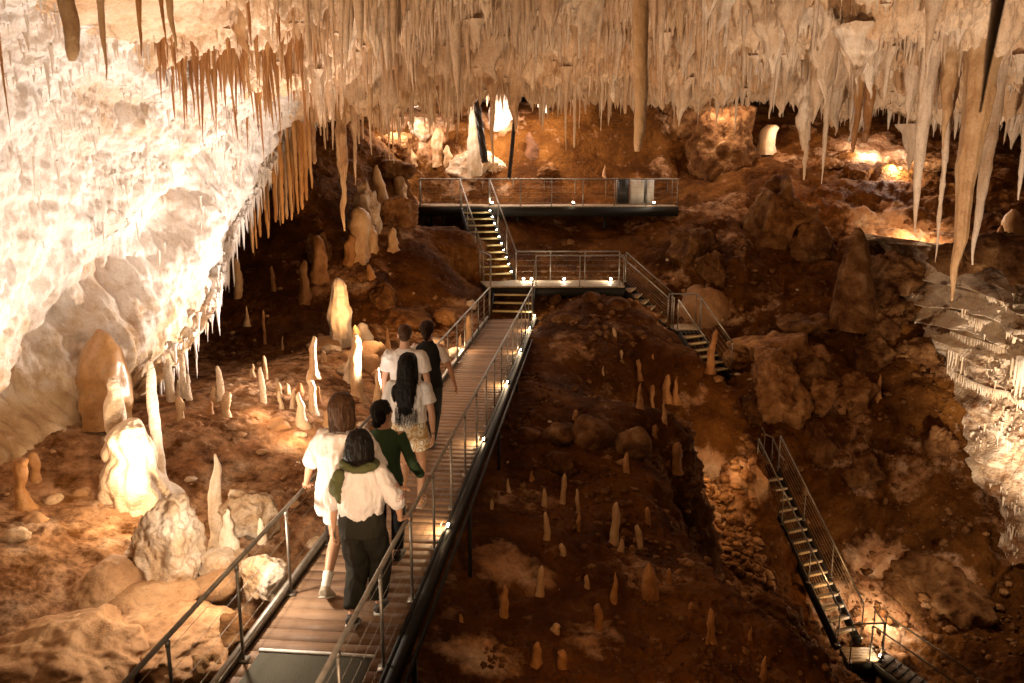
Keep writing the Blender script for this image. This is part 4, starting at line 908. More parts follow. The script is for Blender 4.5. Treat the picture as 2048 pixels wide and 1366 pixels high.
# --- the boardwalk
bw = empty('boardwalk', rp(3, 0, 0), 'long straight timber boardwalk with steel handrails that the group walks along', 'boardwalk')
S0, S1 = 1.2, 21.4
deck_boards('deck', bw, [rp(S0, -.6), rp(S0, .6), rp(S1, .6), rp(S1, -.6)], .172)
for off, w, h, z, mt in [(-.64, .05, .09, .03, 'steel'), (-.62, .06, .22, -.15, 'dsteel'), (.675, .07, .15, -.03, 'dsteel'), (.615, .03, .05, .022, 'dsteel')]:
    mb = MB(); mb.beam(rp(S0, off, z), rp(S1, off, z), w, h); local(mb.obj('side_beam', M[mt]), bw)
mb = MB(); mb.tube([rp(S0, .78, -.02), rp(S1, .78, -.02)], .016, 8); mb.tube([rp(S0, .76, -.12), rp(S1, .76, -.10)], .012, 8); local(mb.obj('cable_conduit', M['dsteel'], None, True), bw)
ss = [s for s in np.arange(5.55-1.045*3, 21.3, 1.045)]
rail(bw, [rp(2.0, -.585), rp(S1, -.585)], post_s=[rp(s, -.585) for s in ss], height=.86)
rail(bw, [rp(2.0, .575), rp(S1, .575)], post_s=[rp(s, .575) for s in ss], height=.86)
for s in np.arange(5.9, 21.3, 3.1):
    for off in (-.55, .74):
        p = rp(s, off, -.1); g = float(H([p.x], [p.y])[0])-.25; mb = MB(); mb.box((p+Vector((p.x, p.y, g)))/2, (.045, .045, p.z-g), RD); local(mb.obj('support_post', M['dsteel']), bw)
mt = empty('floor_mat', rp(4.6, 0, .01), 'grey gritty anti-slip mat on the near end of the boardwalk with a pale edge strip', 'mat')
mb = MB(); mb.box(rp(4.1, -.02, .008), (3.1, .94, .006), RD); local(mb.obj('mat_surface', M['mat']), mt)
mb = MB(); mb.box(rp(5.685, -.02, .012), (.035, .98, .012), RD)
for k in (-.46, -.1, .25, .43): mb.tube([rp(5.685, k, .016), rp(5.685, k, .021)], .006, 6)
local(mb.obj('edge_strip', M['panel']), mt)
DLG = 'low lamps along the right edge of the boardwalk'
for i, (py, l) in enumerate([(1058,'nearest low lamp glowing on the right edge of the boardwalk'),(885,'second low lamp from the front on the right edge of the boardwalk'),(770,'third low lamp on the right edge of the boardwalk'),(705,'fourth low lamp on the right edge of the boardwalk'),
                             (660,'fifth low lamp on the right edge of the boardwalk, near the steps'),(636,'low lamp at the foot of the short steps')]):
    p = atz(1000, py, 0); s = (p.y-.2146)/.995; fixture(rp(s, .66, .075), -RNM, .028, l, DLG, 9, (1, .72, .40), off=-RNM*.06+Vector((0, 0, .02)))
# --- stairs
def stairs(name, a, b, width, n, label, lamps=0, lampl=None, wires=5, ends=(True, True), tread_d=.24, cat='stairs', nosing='yellow', height=.87, run_rail=(0, 1), rails=(True, True), wr=.0022, tm='wood', pspace=1.3):
    """a: centre of the lower end (level of the floor there), b: centre of the upper end"""
    a = Vector(a); b = Vector(b); d = b-a; dh = Vector((d.x, d.y, 0)).normalized(); side = Vector((dh.y, -dh.x, 0))   # to the right when climbing
    e = empty(name, a, label, cat)
    for k in range(1, n):
        c = a.lerp(b, k/n); mb = MB(); mb.box(c-Vector((0, 0, .02)), (tread_d, width-.06, .035), dh); t = local(mb.obj('tread', M[tm]), e)
        v = t.data.attributes.new('board', 'FLOAT', 'POINT'); v.data.foreach_set('value', [random.random()]*len(t.data.vertices))
        mb = MB(); mb.box(c-dh*(tread_d/2+.006)-Vector((0, 0, .014)), (.012, width-.07, .05), dh); o = mb.obj('nosing', M[nosing]); o.parent = t; o.matrix_parent_inverse = Matrix.Identity(4)
        if lamps: fixture(c+side*(width/2-.07)-dh*(tread_d/2-.02)+Vector((0, 0, .03)), Vector((0, 0, 1)), .03, lampl[0] % k if '%' in lampl[0] else lampl[0], lampl[1], lamps, (1, .80, .52), name='step_lamp', off=-side*.08+Vector((0, 0, .02)))
    for sd in (-1, 1):
        mb = MB(); mb.beam(a+side*sd*width/2-Vector((0, 0, .12)), b+side*sd*width/2-Vector((0, 0, .12)), .04, .22); local(mb.obj('stringer', M['dsteel']), e)
        if rails[0 if sd < 0 else 1]:
            rail(e, [a.lerp(b, run_rail[0])+side*sd*(width/2+.03), a.lerp(b, run_rail[1])+side*sd*(width/2+.03)], height, pspace, wires, wr=wr)
    return e
stairs('short_steps', rp(21.4), rp(22.45, 0, .76), 1.14, 4, 'three wide steps rising from the far end of the boardwalk to the landing', tread_d=.27, rails=(False, False))
def platform(name, quad, th, label, railsegs, legs, board=.15, cat='platform', fascia='dsteel'):
    q = [Vector(p) for p in quad]; c = sum(q, Vector())/4; e = empty(name, c, label, cat)
    deck_boards('deck', e, q, board, mat='woodl')
    mb = MB()
    for i in range(4):
        a, b = q[i], q[(i+1) % 4]; ins = (c-(a+b)/2); ins.z = 0; ins.normalize(); mb.beam(a+ins*.03-Vector((0, 0, .04+th/2)), b+ins*.03-Vector((0, 0, .04+th/2)), .06, th)
    local(mb.obj('frame', M[fascia]), e)
    for seg in railsegs: rail(e, seg)
    for p in legs:
        p = Vector(p); g = float(H([p.x], [p.y])[0])-.2; mb = MB(); mb.box(((p.x, p.y, (p.z+g)/2)), (.08, .08, max(.1, p.z-g))); local(mb.obj('leg', M['dsteel']), e)
    return e
z1 = .76
LA, LB, LC, LD = Vector((-.72, 22.45, z1)), Vector((3.2, 22.45, z1)), Vector((3.25, 23.8, z1)), Vector((-.98, 23.8, z1))
platform('landing', [LA, LB, LC, LD], .22, 'middle landing with four lamps between the short steps and the upper stairs',
         [[LD+Vector((.02, -.05, 0)), LA+Vector((.12, .05, 0)), rp(21.4, -.585)], [Vector((.12, 23.72, z1)), LC+Vector((-.05, -.08, 0))], [rp(21.4, .575), rp(22.45, .6, z1), LB+Vector((-.03, .05, 0))]],
         [(3.1, 22.55, .5), (3.1, 23.6, .5), (1.6, 22.6, .5), (-.8, 23.6, .5)])
LG2 = 'lamps on the middle landing'
for px, l in [(1047,'left one of two lamps close together at the back of the middle landing'),(1063,'right one of two lamps close together at the back of the middle landing'),(1128,'star-bright lamp in the middle of the landing'),(1221,'lamp at the right end of the middle landing')]:
    p = at(px, 562, 23.6); fixture((p.x, 23.55, z1+.06), (0, -.5, 1), .04, l, LG2, 14, (1, .82, .56), name='landing_lamp', off=(0, -.08, .06))
z2 = 2.85
stairs('upper_stairs', (-.36, 23.75, z1), (-1.22, 26.75, z2), .95, 11, 'flight of ten lamp-lit steps from the middle landing to the viewing platform', lamps=2.2,
       lampl=('small lamp on tread %d counted up from the foot of the upper stairs', 'step lamps of the upper stairs'), run_rail=(0, 1.0), tm='woodl')
PA, PB, PC, PD = Vector((-3.1, 26.75, z2)), Vector((5.52, 26.75, z2)), Vector((5.6, 29, z2)), Vector((-3.3, 29, z2))
platform('viewing_platform', [PA, PB, PC, PD], .3, 'long railed viewing platform below the brown hill', [
    [PD+Vector((.05, -.05, 0)), PA+Vector((.05, .05, 0)), Vector((-1.68, 26.8, z2))], [Vector((-.76, 26.8, z2)), PB+Vector((-.05, .05, 0)), PC+Vector((-.05, -.05, 0))], [PD+Vector((.05, -.05, 0)), PC+Vector((-.05, -.05, 0))]],
    [(-3.0, 26.9, 2.6), (-2.8, 27.9, 2.6), (-2.3, 26.9, 2.6), (.2, 26.95, 2.6), (3.1, 26.95, 2.6), (5.4, 26.95, 2.6)])
PG = 'lamps on the viewing platform'
for px, l, e in [(984,'lamp on the viewing platform at the top of the upper stairs', 9),(1147,'lamp in the middle of the viewing platform', 5),(1308,'lamp below the white cabinet on the viewing platform', 5)]:
    p = at(px, 405, 26.9); fixture((p.x, 26.9, z2+.09), (0, 0, 1), .045, l, PG, e, (1, .84, .58), name='platform_lamp', off=(0, -.06, .06))
cb = empty('equipment_cabinet', at(1284, 408, 27.8), 'white flat-fronted cabinet standing on the viewing platform', 'cabinet')
cx = at(1284, 400, 27.8).x
mb = MB(); mb.box((cx, 27.9, z2+.45), (.78, .3, .84)); b_ = local(mb.obj('body', M['panel']), cb)
mb = MB(); mb.box((cx-.02, 27.74, z2+.45), (.36, .02, .78)); mb.box((cx+.2, 27.74, z2+.45), (.30, .02, .78)); local(mb.obj('door', M['panel']), cb)
db = empty('equipment_box', at(1246, 408, 27.8), 'narrow black box with a bright pole left of the white cabinet', 'box')
cx = at(1246, 400, 27.8).x
mb = MB(); mb.box((cx, 27.9, z2+.46), (.36, .3, .86)); local(mb.obj('body', M['lamp']), db)
mb = MB(); mb.tube([(cx-.23, 27.75, z2), (cx-.23, 27.75, z2+.92)], .022, 8); local(mb.obj('pole', M['steel'], None, True), db)
# --- flights going down to the right
q2 = at(1368, 652, 22.5); L2 = Vector((4.92, 22.45, q2.z))
stairs('descending_stairs', (4.55, 22.62, L2.z), (3.22, 23.1, z1), .8, 7, 'railed flight going down to the right from the middle landing to a small landing', wires=5, wr=.0035)
platform('small_landing', [L2+Vector((-.38, -.4, 0)), L2+Vector((.38, -.42, 0)), L2+Vector((.42, .4, 0)), L2+Vector((-.36, .45, 0))], .12, 'small square landing with bright rails halfway down the right-hand stairs',
         [[L2+Vector((-.36, .45, 0)), L2+Vector((.42, .4, 0)), L2+Vector((.38, -.42, 0))], [L2+Vector((-.38, -.4, 0)), L2+Vector((-.36, -.0, 0))]], [(L2.x, L2.y, L2.z-.1)], board=.1)
q3 = at(1440, 752, 20.9)
stairs('lower_stairs', q3, L2+Vector((.05, -.42, 0)), .76, 7, 'railed flight dropping from the small landing behind the dark ridge', wires=5, wr=.0035, tm='wood')
# steep stair
a0 = at(1698, 1283, 15.3); b0 = at(1535, 938, 18.0)
stairs('steep_stairs', a0, b0, .58, 16, 'steep steel stair descending to the lower right with fifteen pale-edged treads', wires=6, tread_d=.13, wr=.004, nosing='nosing', tm='dsteelw', height=.8, pspace=1.2)
c1 = a0+Vector((.12, -.3, -.12))
qd = [c1+Vector((-.33, -.26, 0)), c1+Vector((.33, -.22, 0)), c1+Vector((.36, .28, 0)), c1+Vector((-.3, .3, 0))]
platform('bottom_landing', qd, .3, 'small pale landing with a lamp at the foot of the steep stair', [[qd[0], qd[1]], [qd[2], qd[1]]], [(c1.x-.25, c1.y-.2, c1.z-.1), (c1.x+.25, c1.y-.15, c1.z-.1)], board=.1)
fixture(qd[1]+Vector((.02, .05, .09)), (-1, 0, .5), .035, 'lamp at the corner of the landing at the foot of the steep stair', None, 7, (1, .72, .38), name='landing_lamp', off=(-.06, 0, .05))
d0 = at(1935, 1440, 13.6)
stairs('lowest_stairs', d0, c1+Vector((.34, 0, 0)), .55, 12, 'dark flight continuing down to the right from the landing of the steep stair', wires=4, nosing='dsteel', tm='dsteelw', height=.8)
# short rail above the steep stair
pr_ = empty('guard_rail', at(1545, 900, 18.6), 'short bent guard rail above the top of the steep stair', 'railing')
P = [at(1524, 855, 19.0), at(1530, 868, 18.9), at(1546, 876, 18.8), at(1558, 905, 18.5), at(1568, 920, 18.2)]
mb = MB(); mb.tube(P, .02, 8); hr = local(mb.obj('handrail', M['steel'], None, True), pr_)
for k in (1, 2, 3): mb = MB(); mb.tube([P[k], P[k]-Vector((0, 0, .6))], .014, 6); o = mb.obj('post', M['steel']); o.parent = hr
# loose spotlight on the orange ledge
sp = at(1486, 1018, 17.2)
fixture(sp, (-.3, -1, .1), .045, 'small round floodlight shining on the orange rubble ledge', None, 6, (1, .70, .36), name='floodlight', off=(-.05, -.15, .1))
# ---------------------------------------------------------------- people
def ring_loft(mb, cs, side, cap=True, n=20):
    """cs: [(centre, rx, ry)]; side: the direction of rx; rings perpendicular to the path"""
    P = [Vector(c[0]) for c in cs]; m = len(P); V = []
    for i, (c, rx, ry) in enumerate(cs):
        d = (P[min(i+1, m-1)]-P[max(i-1, 0)]).normalized(); s = Vector(side); x = (s-d*s.dot(d)).normalized(); y = d.cross(x)
        V += [list(P[i]+x*math.cos(2*PI*k/n)*rx+y*math.sin(2*PI*k/n)*ry) for k in range(n)]
    t = []; q = grid_quads(m, n, True)
    if cap:
        a = len(V); V.append(list(P[0])); V.append(list(P[-1]))
        t = [[a, (k+1) % n, k] for k in range(n)]+[[a+1, (m-1)*n+k, (m-1)*n+(k+1) % n] for k in range(n)]
    mb.add(V, q, t)
def dens(cs, n=4):
    """resample a loft smoothly"""
    A = [Vector(c[0]) for c in cs]; C = smooth_path(A, n) if len(A) > 2 else [A[0].lerp(A[1], k/n) for k in range(n+1)]
    rx = np.interp(np.linspace(0, len(cs)-1, len(C)), range(len(cs)), [c[1] for c in cs]); ry = np.interp(np.linspace(0, len(cs)-1, len(C)), range(len(cs)), [c[2] for c in cs])
    return [(C[i], rx[i], ry[i]) for i in range(len(C))]
def ell(mb, c, r, rot=None, n=20):
    bm = bmesh.new(); bmesh.ops.create_uvsphere(bm, u_segments=n, v_segments=n//2+2, radius=1)
    V = [v.co.copy() for v in bm.verts]; Fs = [[v.index for v in f.verts] for f in bm.faces]; bm.free()
    out = []
    for v in V:
        p = Vector((v.x*r[0], v.y*r[1], v.z*r[2]))
        if rot is not None: p = rot @ p
        out.append(list(p+Vector(c)))
    mb.add(out, [f for f in Fs if len(f) == 4], [f for f in Fs if len(f) == 3])
def remesh(mb, name, mat, voxel=.007, smooth=4, wr=None, parent=None):
    """fuse the collected shapes into one continuous skin; wr = (amplitude, scale vector, seed) adds folds"""
    o = mb.obj(name+'_tmp', mat); md = o.modifiers.new('r', 'REMESH'); md.mode = 'VOXEL'; md.voxel_size = voxel; md.use_smooth_shade = True
    sm = o.modifiers.new('s', 'SMOOTH'); sm.factor = .5; sm.iterations = smooth
    dg = bpy.context.evaluated_depsgraph_get(); me = bpy.data.meshes.new_from_object(o.evaluated_get(dg), depsgraph=dg); me.name = name
    bpy.data.objects.remove(o)
    if wr:
        n = len(me.vertices); co = np.empty(n*3, np.float32); no = np.empty(n*3, np.float32)
        me.vertices.foreach_get('co', co); me.vertices.foreach_get('normal', no); co = co.reshape(-1, 3); no = no.reshape(-1, 3)
        for amp, scv, seed in (wr if isinstance(wr, list) else [wr]):
            co = co+no*(amp*fbm(co*np.array(scv), 1, 3, seed, True))[:, None]
        me.vertices.foreach_set('co', co.astype(np.float32).ravel()); me.update()
    for f in me.polygons: pass
    me.polygons.foreach_set('use_smooth', np.ones(len(me.polygons), bool))
    me.materials.clear(); me.materials.append(mat)
    o = bpy.data.objects.new(name, me); COL.objects.link(o)
    if parent: o.parent = parent
    return o
def ik(a, b, l1, l2, hint):
    a = Vector(a); b = Vector(b); d = b-a; L = d.length
    if L > (l1+l2)*.995: b = a+d.normalized()*(l1+l2)*.995; d = b-a; L = d.length
    x = (l1*l1-l2*l2+L*L)/(2*L); h = math.sqrt(max(0, l1*l1-x*x)); dn = d.normalized(); hv = Vector(hint); hv = (hv-dn*hv.dot(dn)).normalized()
    return a+dn*x+hv*h, b
def hand(mb, wrist, d, nrm, k=1, curl=.35, thumb=1, spread=.06):
    """d: where the fingers point, nrm: where the palm faces, thumb: +1 / -1 side"""
    d = Vector(d).normalized(); nrm = Vector(nrm); nrm = (nrm-d*nrm.dot(d)).normalized(); s = d.cross(nrm)*thumb; w = Vector(wrist)
    ring_loft(mb, dens([(w-d*.02*k, .024*k, .019*k), (w+d*.02*k, .030*k, .016*k), (w+d*.055*k, .039*k, .014*k), (w+d*.088*k, .038*k, .012*k)]), s, n=14)
    for i, (o, L, r) in enumerate([(.029, .070, .0085), (.010, .078, .0088), (-.010, .072, .0085), (-.028, .056, .0076)]):
        p = w+d*.082*k+s*o*k*1.05; dd = (d+s*(o*spread*22)).normalized(); P = [p-dd*.01, p]; c = 0
        for f in (.42, .32, .26):
            c += curl*(1+.1*i); q = dd*math.cos(c)+nrm*math.sin(c); p = p+q*L*f*k; P.append(p)
        mb.tube(smooth_path(P, 3), [r*k*(1.05-.25*j/12) for j in range(13)], 8)
    p = w+d*.02*k+s*.026*k; dd = (d*.65+s*.75+nrm*.25).normalized(); P = [p-dd*.015*k, p+dd*.03*k, p+dd*.03*k+(d*.9+s*.25+nrm*.35).normalized()*.03*k, p+dd*.03*k+(d*.95+s*.05+nrm*.5).normalized()*.052*k]
    mb.tube(smooth_path(P, 3), [.0125*k, .012*k, .0115*k, .011*k, .0105*k, .010*k, .0098*k, .0094*k, .009*k, .008*k], 8)
SKIN = simple('skin', (.50, .27, .16), .5, noise=.08, nsc=8)
SKIN2 = simple('tanned_skin', (.44, .22, .12), .5, noise=.08, nsc=8)
def cloth(name, col, bump=.25, noise=.07): return simple(name, col, .85, noise=noise, nsc=10, bump=bump, bsc=180, spec=.2)
WHITE = cloth('white_cotton', (.62, .55, .51)); SHEER = cloth('white_linen', (.66, .58, .53)); TEE = cloth('white_jersey', (.68, .62, .57))
BLACK = cloth('black_cloth', (.012, .011, .010)); PANT = cloth('dark_olive_cloth', (.018, .015, .009)); GREEN = cloth('green_knit', (.030, .052, .022)); SCARF = cloth('olive_scarf_cloth', (.075, .075, .028), .6)
def hairmat(name, a, b_):
    m, nt, b = newmat(name); L = nt.links.new; tc = N(nt, 'ShaderNodeTexCoord'); mp = N(nt, 'ShaderNodeMapping'); mp.inputs['Scale'].default_value = (70, 70, 4); L(tc.outputs['Object'], mp.inputs['Vector'])
    n = N(nt, 'ShaderNodeTexNoise', i_Scale=1.6, i_Detail=5.); L(mp.outputs[0], n.inputs['Vector']); r = ramp(nt, [(.3, a), (.75, b_)]); L(n.outputs['Fac'], r.inputs['Fac']); L(r.outputs['Color'], b.inputs['Base Color'])
    b.inputs['Roughness'].default_value = .5; b.inputs['Specular IOR Level'].default_value = .12; bp = N(nt, 'ShaderNodeBump', i_Strength=.8, i_Distance=.006); L(n.outputs['Fac'], bp.inputs['Height']); L(bp.outputs['Normal'], b.inputs['Normal']); return m
HBLACK = hairmat('black_hair', (.003, .002, .0018), (.012, .008, .005)); HBROWN = hairmat('brown_hair', (.018, .008, .004), (.10, .045, .018)); HDARK = hairmat('dark_brown_hair', (.008, .004, .003), (.05, .024, .012))
def floral():
    m, nt, b = newmat('floral_print'); L = nt.links.new; tc = N(nt, 'ShaderNodeTexCoord')
    v = N(nt, 'ShaderNodeTexVoronoi', i_Scale=10., i_Randomness=.7); L(tc.outputs['Object'], v.inputs['Vector'])
    nz = N(nt, 'ShaderNodeTexNoise', i_Scale=55., i_Detail=2.); L(tc.outputs['Object'], nz.inputs['Vector'])
    md = N(nt, 'ShaderNodeMath', operation='MULTIPLY_ADD'); md.inputs[1].default_value = .22; L(nz.outputs['Fac'], md.inputs[0]); L(v.outputs['Distance'], md.inputs[2])
    r = ramp(nt, [(0, (.34, .17, .05)), (.18, (.70, .60, .44)), (.40, (.82, .76, .64)), (.48, (.32, .16, .05)), (.58, (.74, .64, .48)), (.78, (.46, .27, .10))]); L(md.outputs[0], r.inputs['Fac']); L(r.outputs['Color'], b.inputs['Base Color']); b.inputs['Roughness'].default_value = .85; return m
FLORAL = floral()
class Person:
    def __init__(s, loc, H, label, rz=-R(5.7), lean=.04, skin=SKIN, feet=None, arms=None, shoulder=.175, head=(0, 0), hips=(0, 0)):
        """feet: [(x,y,z) left, right ankle]; arms: [(target, hint, fingers dir, palm dir, curl)] local metres, left then right"""
        s.loc = Vector(loc); s.H = H; k = s.k = H/1.70; s.rz = rz; s.M = Matrix.Translation(s.loc) @ Matrix.Rotation(rz, 4, 'Z'); s.Mi = s.M.inverted()
        s.hipc = Vector((hips[0], hips[1], .90*k)); up = Vector((0, math.sin(lean), math.cos(lean))); s.up = up
        s.T = lambda t: s.hipc+up*t*k
        s.hip = [s.hipc+Vector((sx*.088*k, 0, -.03*k)) for sx in (-1, 1)]; s.feet = feet or [(-.10, -.06, .08), (.10, .06, .08)]
        s.knee = []; s.ank = []
        for i in (0, 1):
            a, b = ik(s.hip[i], Vector(s.feet[i])*k, .425*k, .42*k, (0, 1, 0)); s.knee.append(a); s.ank.append(b)
        s.sho = [s.T(.455)+Vector((sx*shoulder*k, 0, 0)) for sx in (-1, 1)]; s.elb = []; s.wri = []; s.arms = arms
        for i in (0, 1):
            t = Vector(arms[i][0]); a, b = ik(s.sho[i], t, .285*k, .25*k, arms[i][1]); s.elb.append(a); s.wri.append(b)
        s.yaw, s.nod = head; s.neck = s.T(.60); s.hc = s.neck+Vector((0, .018*k, .085*k)); s.HR = Matrix.Rotation(s.yaw, 3, 'Z') @ Matrix.Rotation(s.nod, 3, 'X')
        s.hp = lambda x, y, z: s.hc+s.HR @ Vector((x*k, y*k, z*k))
        mb = MB(); X = (1, 0, 0)
        ring_loft(mb, dens([(s.T(t), a*k, b*k) for t, a, b in [(-.09, .10, .09), (-.03, .165, .118), (.05, .158, .11), (.18, .125, .09), (.30, .145, .10), (.40, shoulder*.95, .10), (.47, shoulder*.78, .075), (.515, .068, .06), (.60, .054, .056), (.65, .052, .056)]]), X)
        for i in (0, 1):
            ring_loft(mb, dens([(s.hip[i]+Vector((0, 0, .04*k)), .085*k, .095*k), (s.hip[i].lerp(s.knee[i], .35), .078*k, .082*k), (s.hip[i].lerp(s.knee[i], .8), .056*k, .06*k), (s.knee[i], .050*k, .053*k), (s.knee[i].lerp(s.ank[i], .3)-Vector((0, .012*k, 0)), .051*k, .055*k), (s.knee[i].lerp(s.ank[i], .75), .034*k, .037*k), (s.ank[i], .031*k, .034*k)]), X)
            s.foot(mb, i, .0)
            ell(mb, s.sho[i], (.052*k, .055*k, .055*k))
            a, e, w = s.sho[i], s.elb[i], s.wri[i]
            ring_loft(mb, dens([(a, .048*k, .050*k), (a.lerp(e, .45), .041*k, .043*k), (e, .034*k, .036*k), (e.lerp(w, .3), .036*k, .036*k), (e.lerp(w, .75), .026*k, .025*k), (w, .023*k, .019*k)]), Vector((0, 1, 0)))
            t, hn, fd, pn, cu = arms[i]; hand(mb, w, fd, pn, k, cu, (1 if i == 0 else -1)*(-1 if Vector(pn).z < -.5 else 1))
        # head: skull, jaw, nose, lips, brow, ears
        ell(mb, s.hp(0, -.008, .035), (.074*k, .092*k, .085*k), s.HR); ell(mb, s.hp(0, .025, -.03), (.058*k, .062*k, .078*k), s.HR); ell(mb, s.hp(0, .05, -.085), (.028*k, .03*k, .022*k), s.HR)
        ell(mb, s.hp(0, .094, -.018), (.013*k, .018*k, .022*k), s.HR, 12); ell(mb, s.hp(0, .085, .008), (.009*k, .012*k, .026*k), s.HR, 12); ell(mb, s.hp(0, .078, -.055), (.024*k, .014*k, .010*k), s.HR, 12); ell(mb, s.hp(0, .078, .030), (.05*k, .012*k, .010*k), s.HR, 12)
        for sx in (-1, 1): ell(mb, s.hp(sx*.076, -.005, -.005), (.010*k, .020*k, .032*k), s.HR @ Matrix.Rotation(sx*.35, 3, 'Z'), 12)
        s.o = remesh(mb, 'person', skin, .0062, 3); s.o.location = s.loc; s.o.rotation_euler.z = rz; tag(s.o, label, 'person')
        for sx in (-1, 1):
            bm = MB(); ell(bm, s.hp(sx*.030, .079, .008), (.011*k, .008*k, .007*k), s.HR, 10); bm.obj('eye', BLACK, s.o, True)
    def foot(s, mb, i, g, sole=0.):
        k = s.k; a = s.ank[i]; lift = max(0, s.feet[i][2]-.08)*k; pitch = min(.9, lift*6)     # heel raised: the toes stay down
        d = Vector((0, math.cos(pitch), -math.sin(pitch))); u = Vector((0, math.sin(pitch), math.cos(pitch))); h = a-u*.045*k-d*.045*k
        ring_loft(mb, dens([(h-d*.012*k, .022*k+g, .02*k+g), (h+d*.01*k+u*.005*k, .034*k+g, .034*k+g), (h+d*.06*k+u*.008*k, .036*k+g, .036*k+g), (h+d*.12*k-u*.004*k, .042*k+g, .026*k+g), (h+d*.17*k-u*.014*k, .046*k+g, .018*k+g), (h+d*.215*k-u*.018*k, .036*k+g, .012*k+g)]), (1, 0, 0))
        return h, d, u
    def shoe(s, i, mat, solemat, sock=None, sandal=False):
        k = s.k; mb = MB(); h, d, u = s.foot(mb, i, .009)
        if sandal:
            mb = MB(); 
            for t in (.02, .15): mb.tube([h+d*t*k+Vector((.05*k*math.cos(a), 0, 0))+u*(.01+.045*k*math.sin(a)) for a in np.linspace(0, PI, 12)], .009, 8)
            mb.tube([s.ank[i]+Vector((.037*k*math.cos(a), .04*k*math.sin(a), -.01)) for a in np.linspace(0, 2*PI, 16)], .007, 6)
        elif not sandal:
            ring_loft(mb, dens([(s.ank[i]-u*.03*k, .042*k, .048*k), (s.ank[i]+u*.012*k, .038*k, .042*k)]), (1, 0, 0))
        sh = remesh(mb, 'sandal' if sandal else 'shoe', mat, .006, 2, parent=s.o)
        m2 = MB(); ring_loft(m2, dens([(h-d*.025*k-u*.032*k, .030*k, .010), (h+d*.02*k-u*.034*k, .042*k, .012), (h+d*.14*k-u*.033*k, .050*k, .012), (h+d*.20*k-u*.033*k, .046*k, .011), (h+d*.235*k-u*.032*k, .028*k, .009)]), (1, 0, 0)); so = m2.obj('sole', solemat, sh, True)
        if sock:
            m3 = MB(); a = s.ank[i]; kn = s.knee[i]; ring_loft(m3, dens([(a-u*.02*k, .037*k, .041*k), (a.lerp(kn, .12), .037*k, .041*k), (a.lerp(kn, .30), .044*k, .047*k)]), (1, 0, 0)); remesh(m3, 'sock', sock, .006, 2, (.003, (10, 10, 60), 3), s.o)
    def top(s, name, mat, hem, ease, sleeve, srad, wr, neck=.52, cuff=None, hemr=None, label=None, cinch=0, voxel=.008):
        """hem: height above the hip centre; sleeve: 0..1 shoulder-elbow, 1..2 elbow-wrist"""
        k = s.k; mb = MB(); sh = abs(s.sho[0].x-s.sho[1].x)/2/k
        base = [(-.15, .175, .125), (-.03, .172, .122), (.05, .165, .115), (.18, .140, .10), (.30, .150, .105), (.40, sh*.97, .105), (.465, sh*.84, .085)]
        prof = [(hem, np.interp(hem, [b[0] for b in base], [b[1] for b in base]), np.interp(hem, [b[0] for b in base], [b[2] for b in base]))]+[b for b in base if b[0] > hem+.02]
        cs = [(s.T(t), (a+ease*(1 if t < .36 else .45))*k, (b+ease*(1 if t < .36 else .35))*k) for t, a, b in prof]
        if hemr: cs[0] = (cs[0][0], hemr[0]*k, hemr[1]*k)
        cs += [(s.T(neck-.015), .085*k, .068*k), (s.T(neck), .068*k, .062*k)]
        ring_loft(mb, dens(cs), (1, 0, 0), n=28)
        for i in (0, 1):
            a, e, w = s.sho[i], s.elb[i], s.wri[i]; q = lambda f: a.lerp(e, f) if f <= 1 else e.lerp(w, f-1)
            n = 7; L = []
            for j in range(n+1):
                f = sleeve*j/n; r = np.interp(j/n, [0, .25, .7, 1], srad)*k; L.append((q(f), r, r))
            a0 = a+(s.T(.42)-a)*.25; ring_loft(mb, [(a0, srad[0]*k*.95, srad[0]*k*.95)]+L, (0, 1, 0)); ell(mb, a-Vector((0, 0, .006)), (srad[0]*k*.98,)*3)
            if cuff: c0 = q(sleeve-.05); c1 = q(sleeve+.03); ring_loft(mb, dens([(c0, cuff*k, cuff*k), (c1, cuff*k, cuff*k)]), (0, 1, 0))
        o = remesh(mb, name, mat, voxel, 3, wr, s.o)
        if label: o['label'] = label
        return o
    def bottoms(s, name, mat, waist, end, rad, wr, ease=.015, flare=None):
        """end: 0..1 hip-knee, 1..2 knee-ankle"""
        k = s.k; mb = MB(); ring_loft(mb, dens([(s.T(waist), .135*k+ease, .10*k+ease), (s.T(.06), .160*k+ease, .115*k+ease), (s.T(-.03), .172*k+ease, .125*k+ease), (s.T(-.10), .165*k+ease, .125*k+ease)]), (1, 0, 0), n=28)
        for i in (0, 1):
            a, e, w = s.hip[i], s.knee[i], s.ank[i]; q = lambda f: a.lerp(e, f) if f <= 1 else e.lerp(w, f-1)
            L = []
            for j in range(9): f = end*j/8; r = np.interp(j/8, np.linspace(0, 1, len(rad)), rad)*k; L.append((q(f), r, r*1.06))
            ring_loft(mb, [(a+Vector((0, 0, .04*k)), rad[0]*k, rad[0]*k)]+L, (1, 0, 0))
        return remesh(mb, name, mat, .008, 3, wr, s.o)
    def L(s, p): return s.Mi @ Vector(p)
HAIRW = [(.012, (14, 14, 3), 13), (.009, (45, 45, 5), 3), (.005, (110, 110, 8), 5)]
def place(py_feet, px, off=None):
    p = atz(px, py_feet, 0); return Vector((p.x, p.y, 0))
def grip(px, py, side):
    """point on top of the handrail (side -1 left, +1 right) nearest to photo column px"""
    best = None
    for sv in np.arange(4, 20, .01):
        p = rp(sv, -.585 if side < 0 else .575, .86); d = p-Vector((0, 0, EYE)); u = d.x/(d.y*CP-d.z*SP)
        X = 1024+F*u
        if best is None or abs(X-px) < best[0]: best = (abs(X-px), p)
    return best[1]
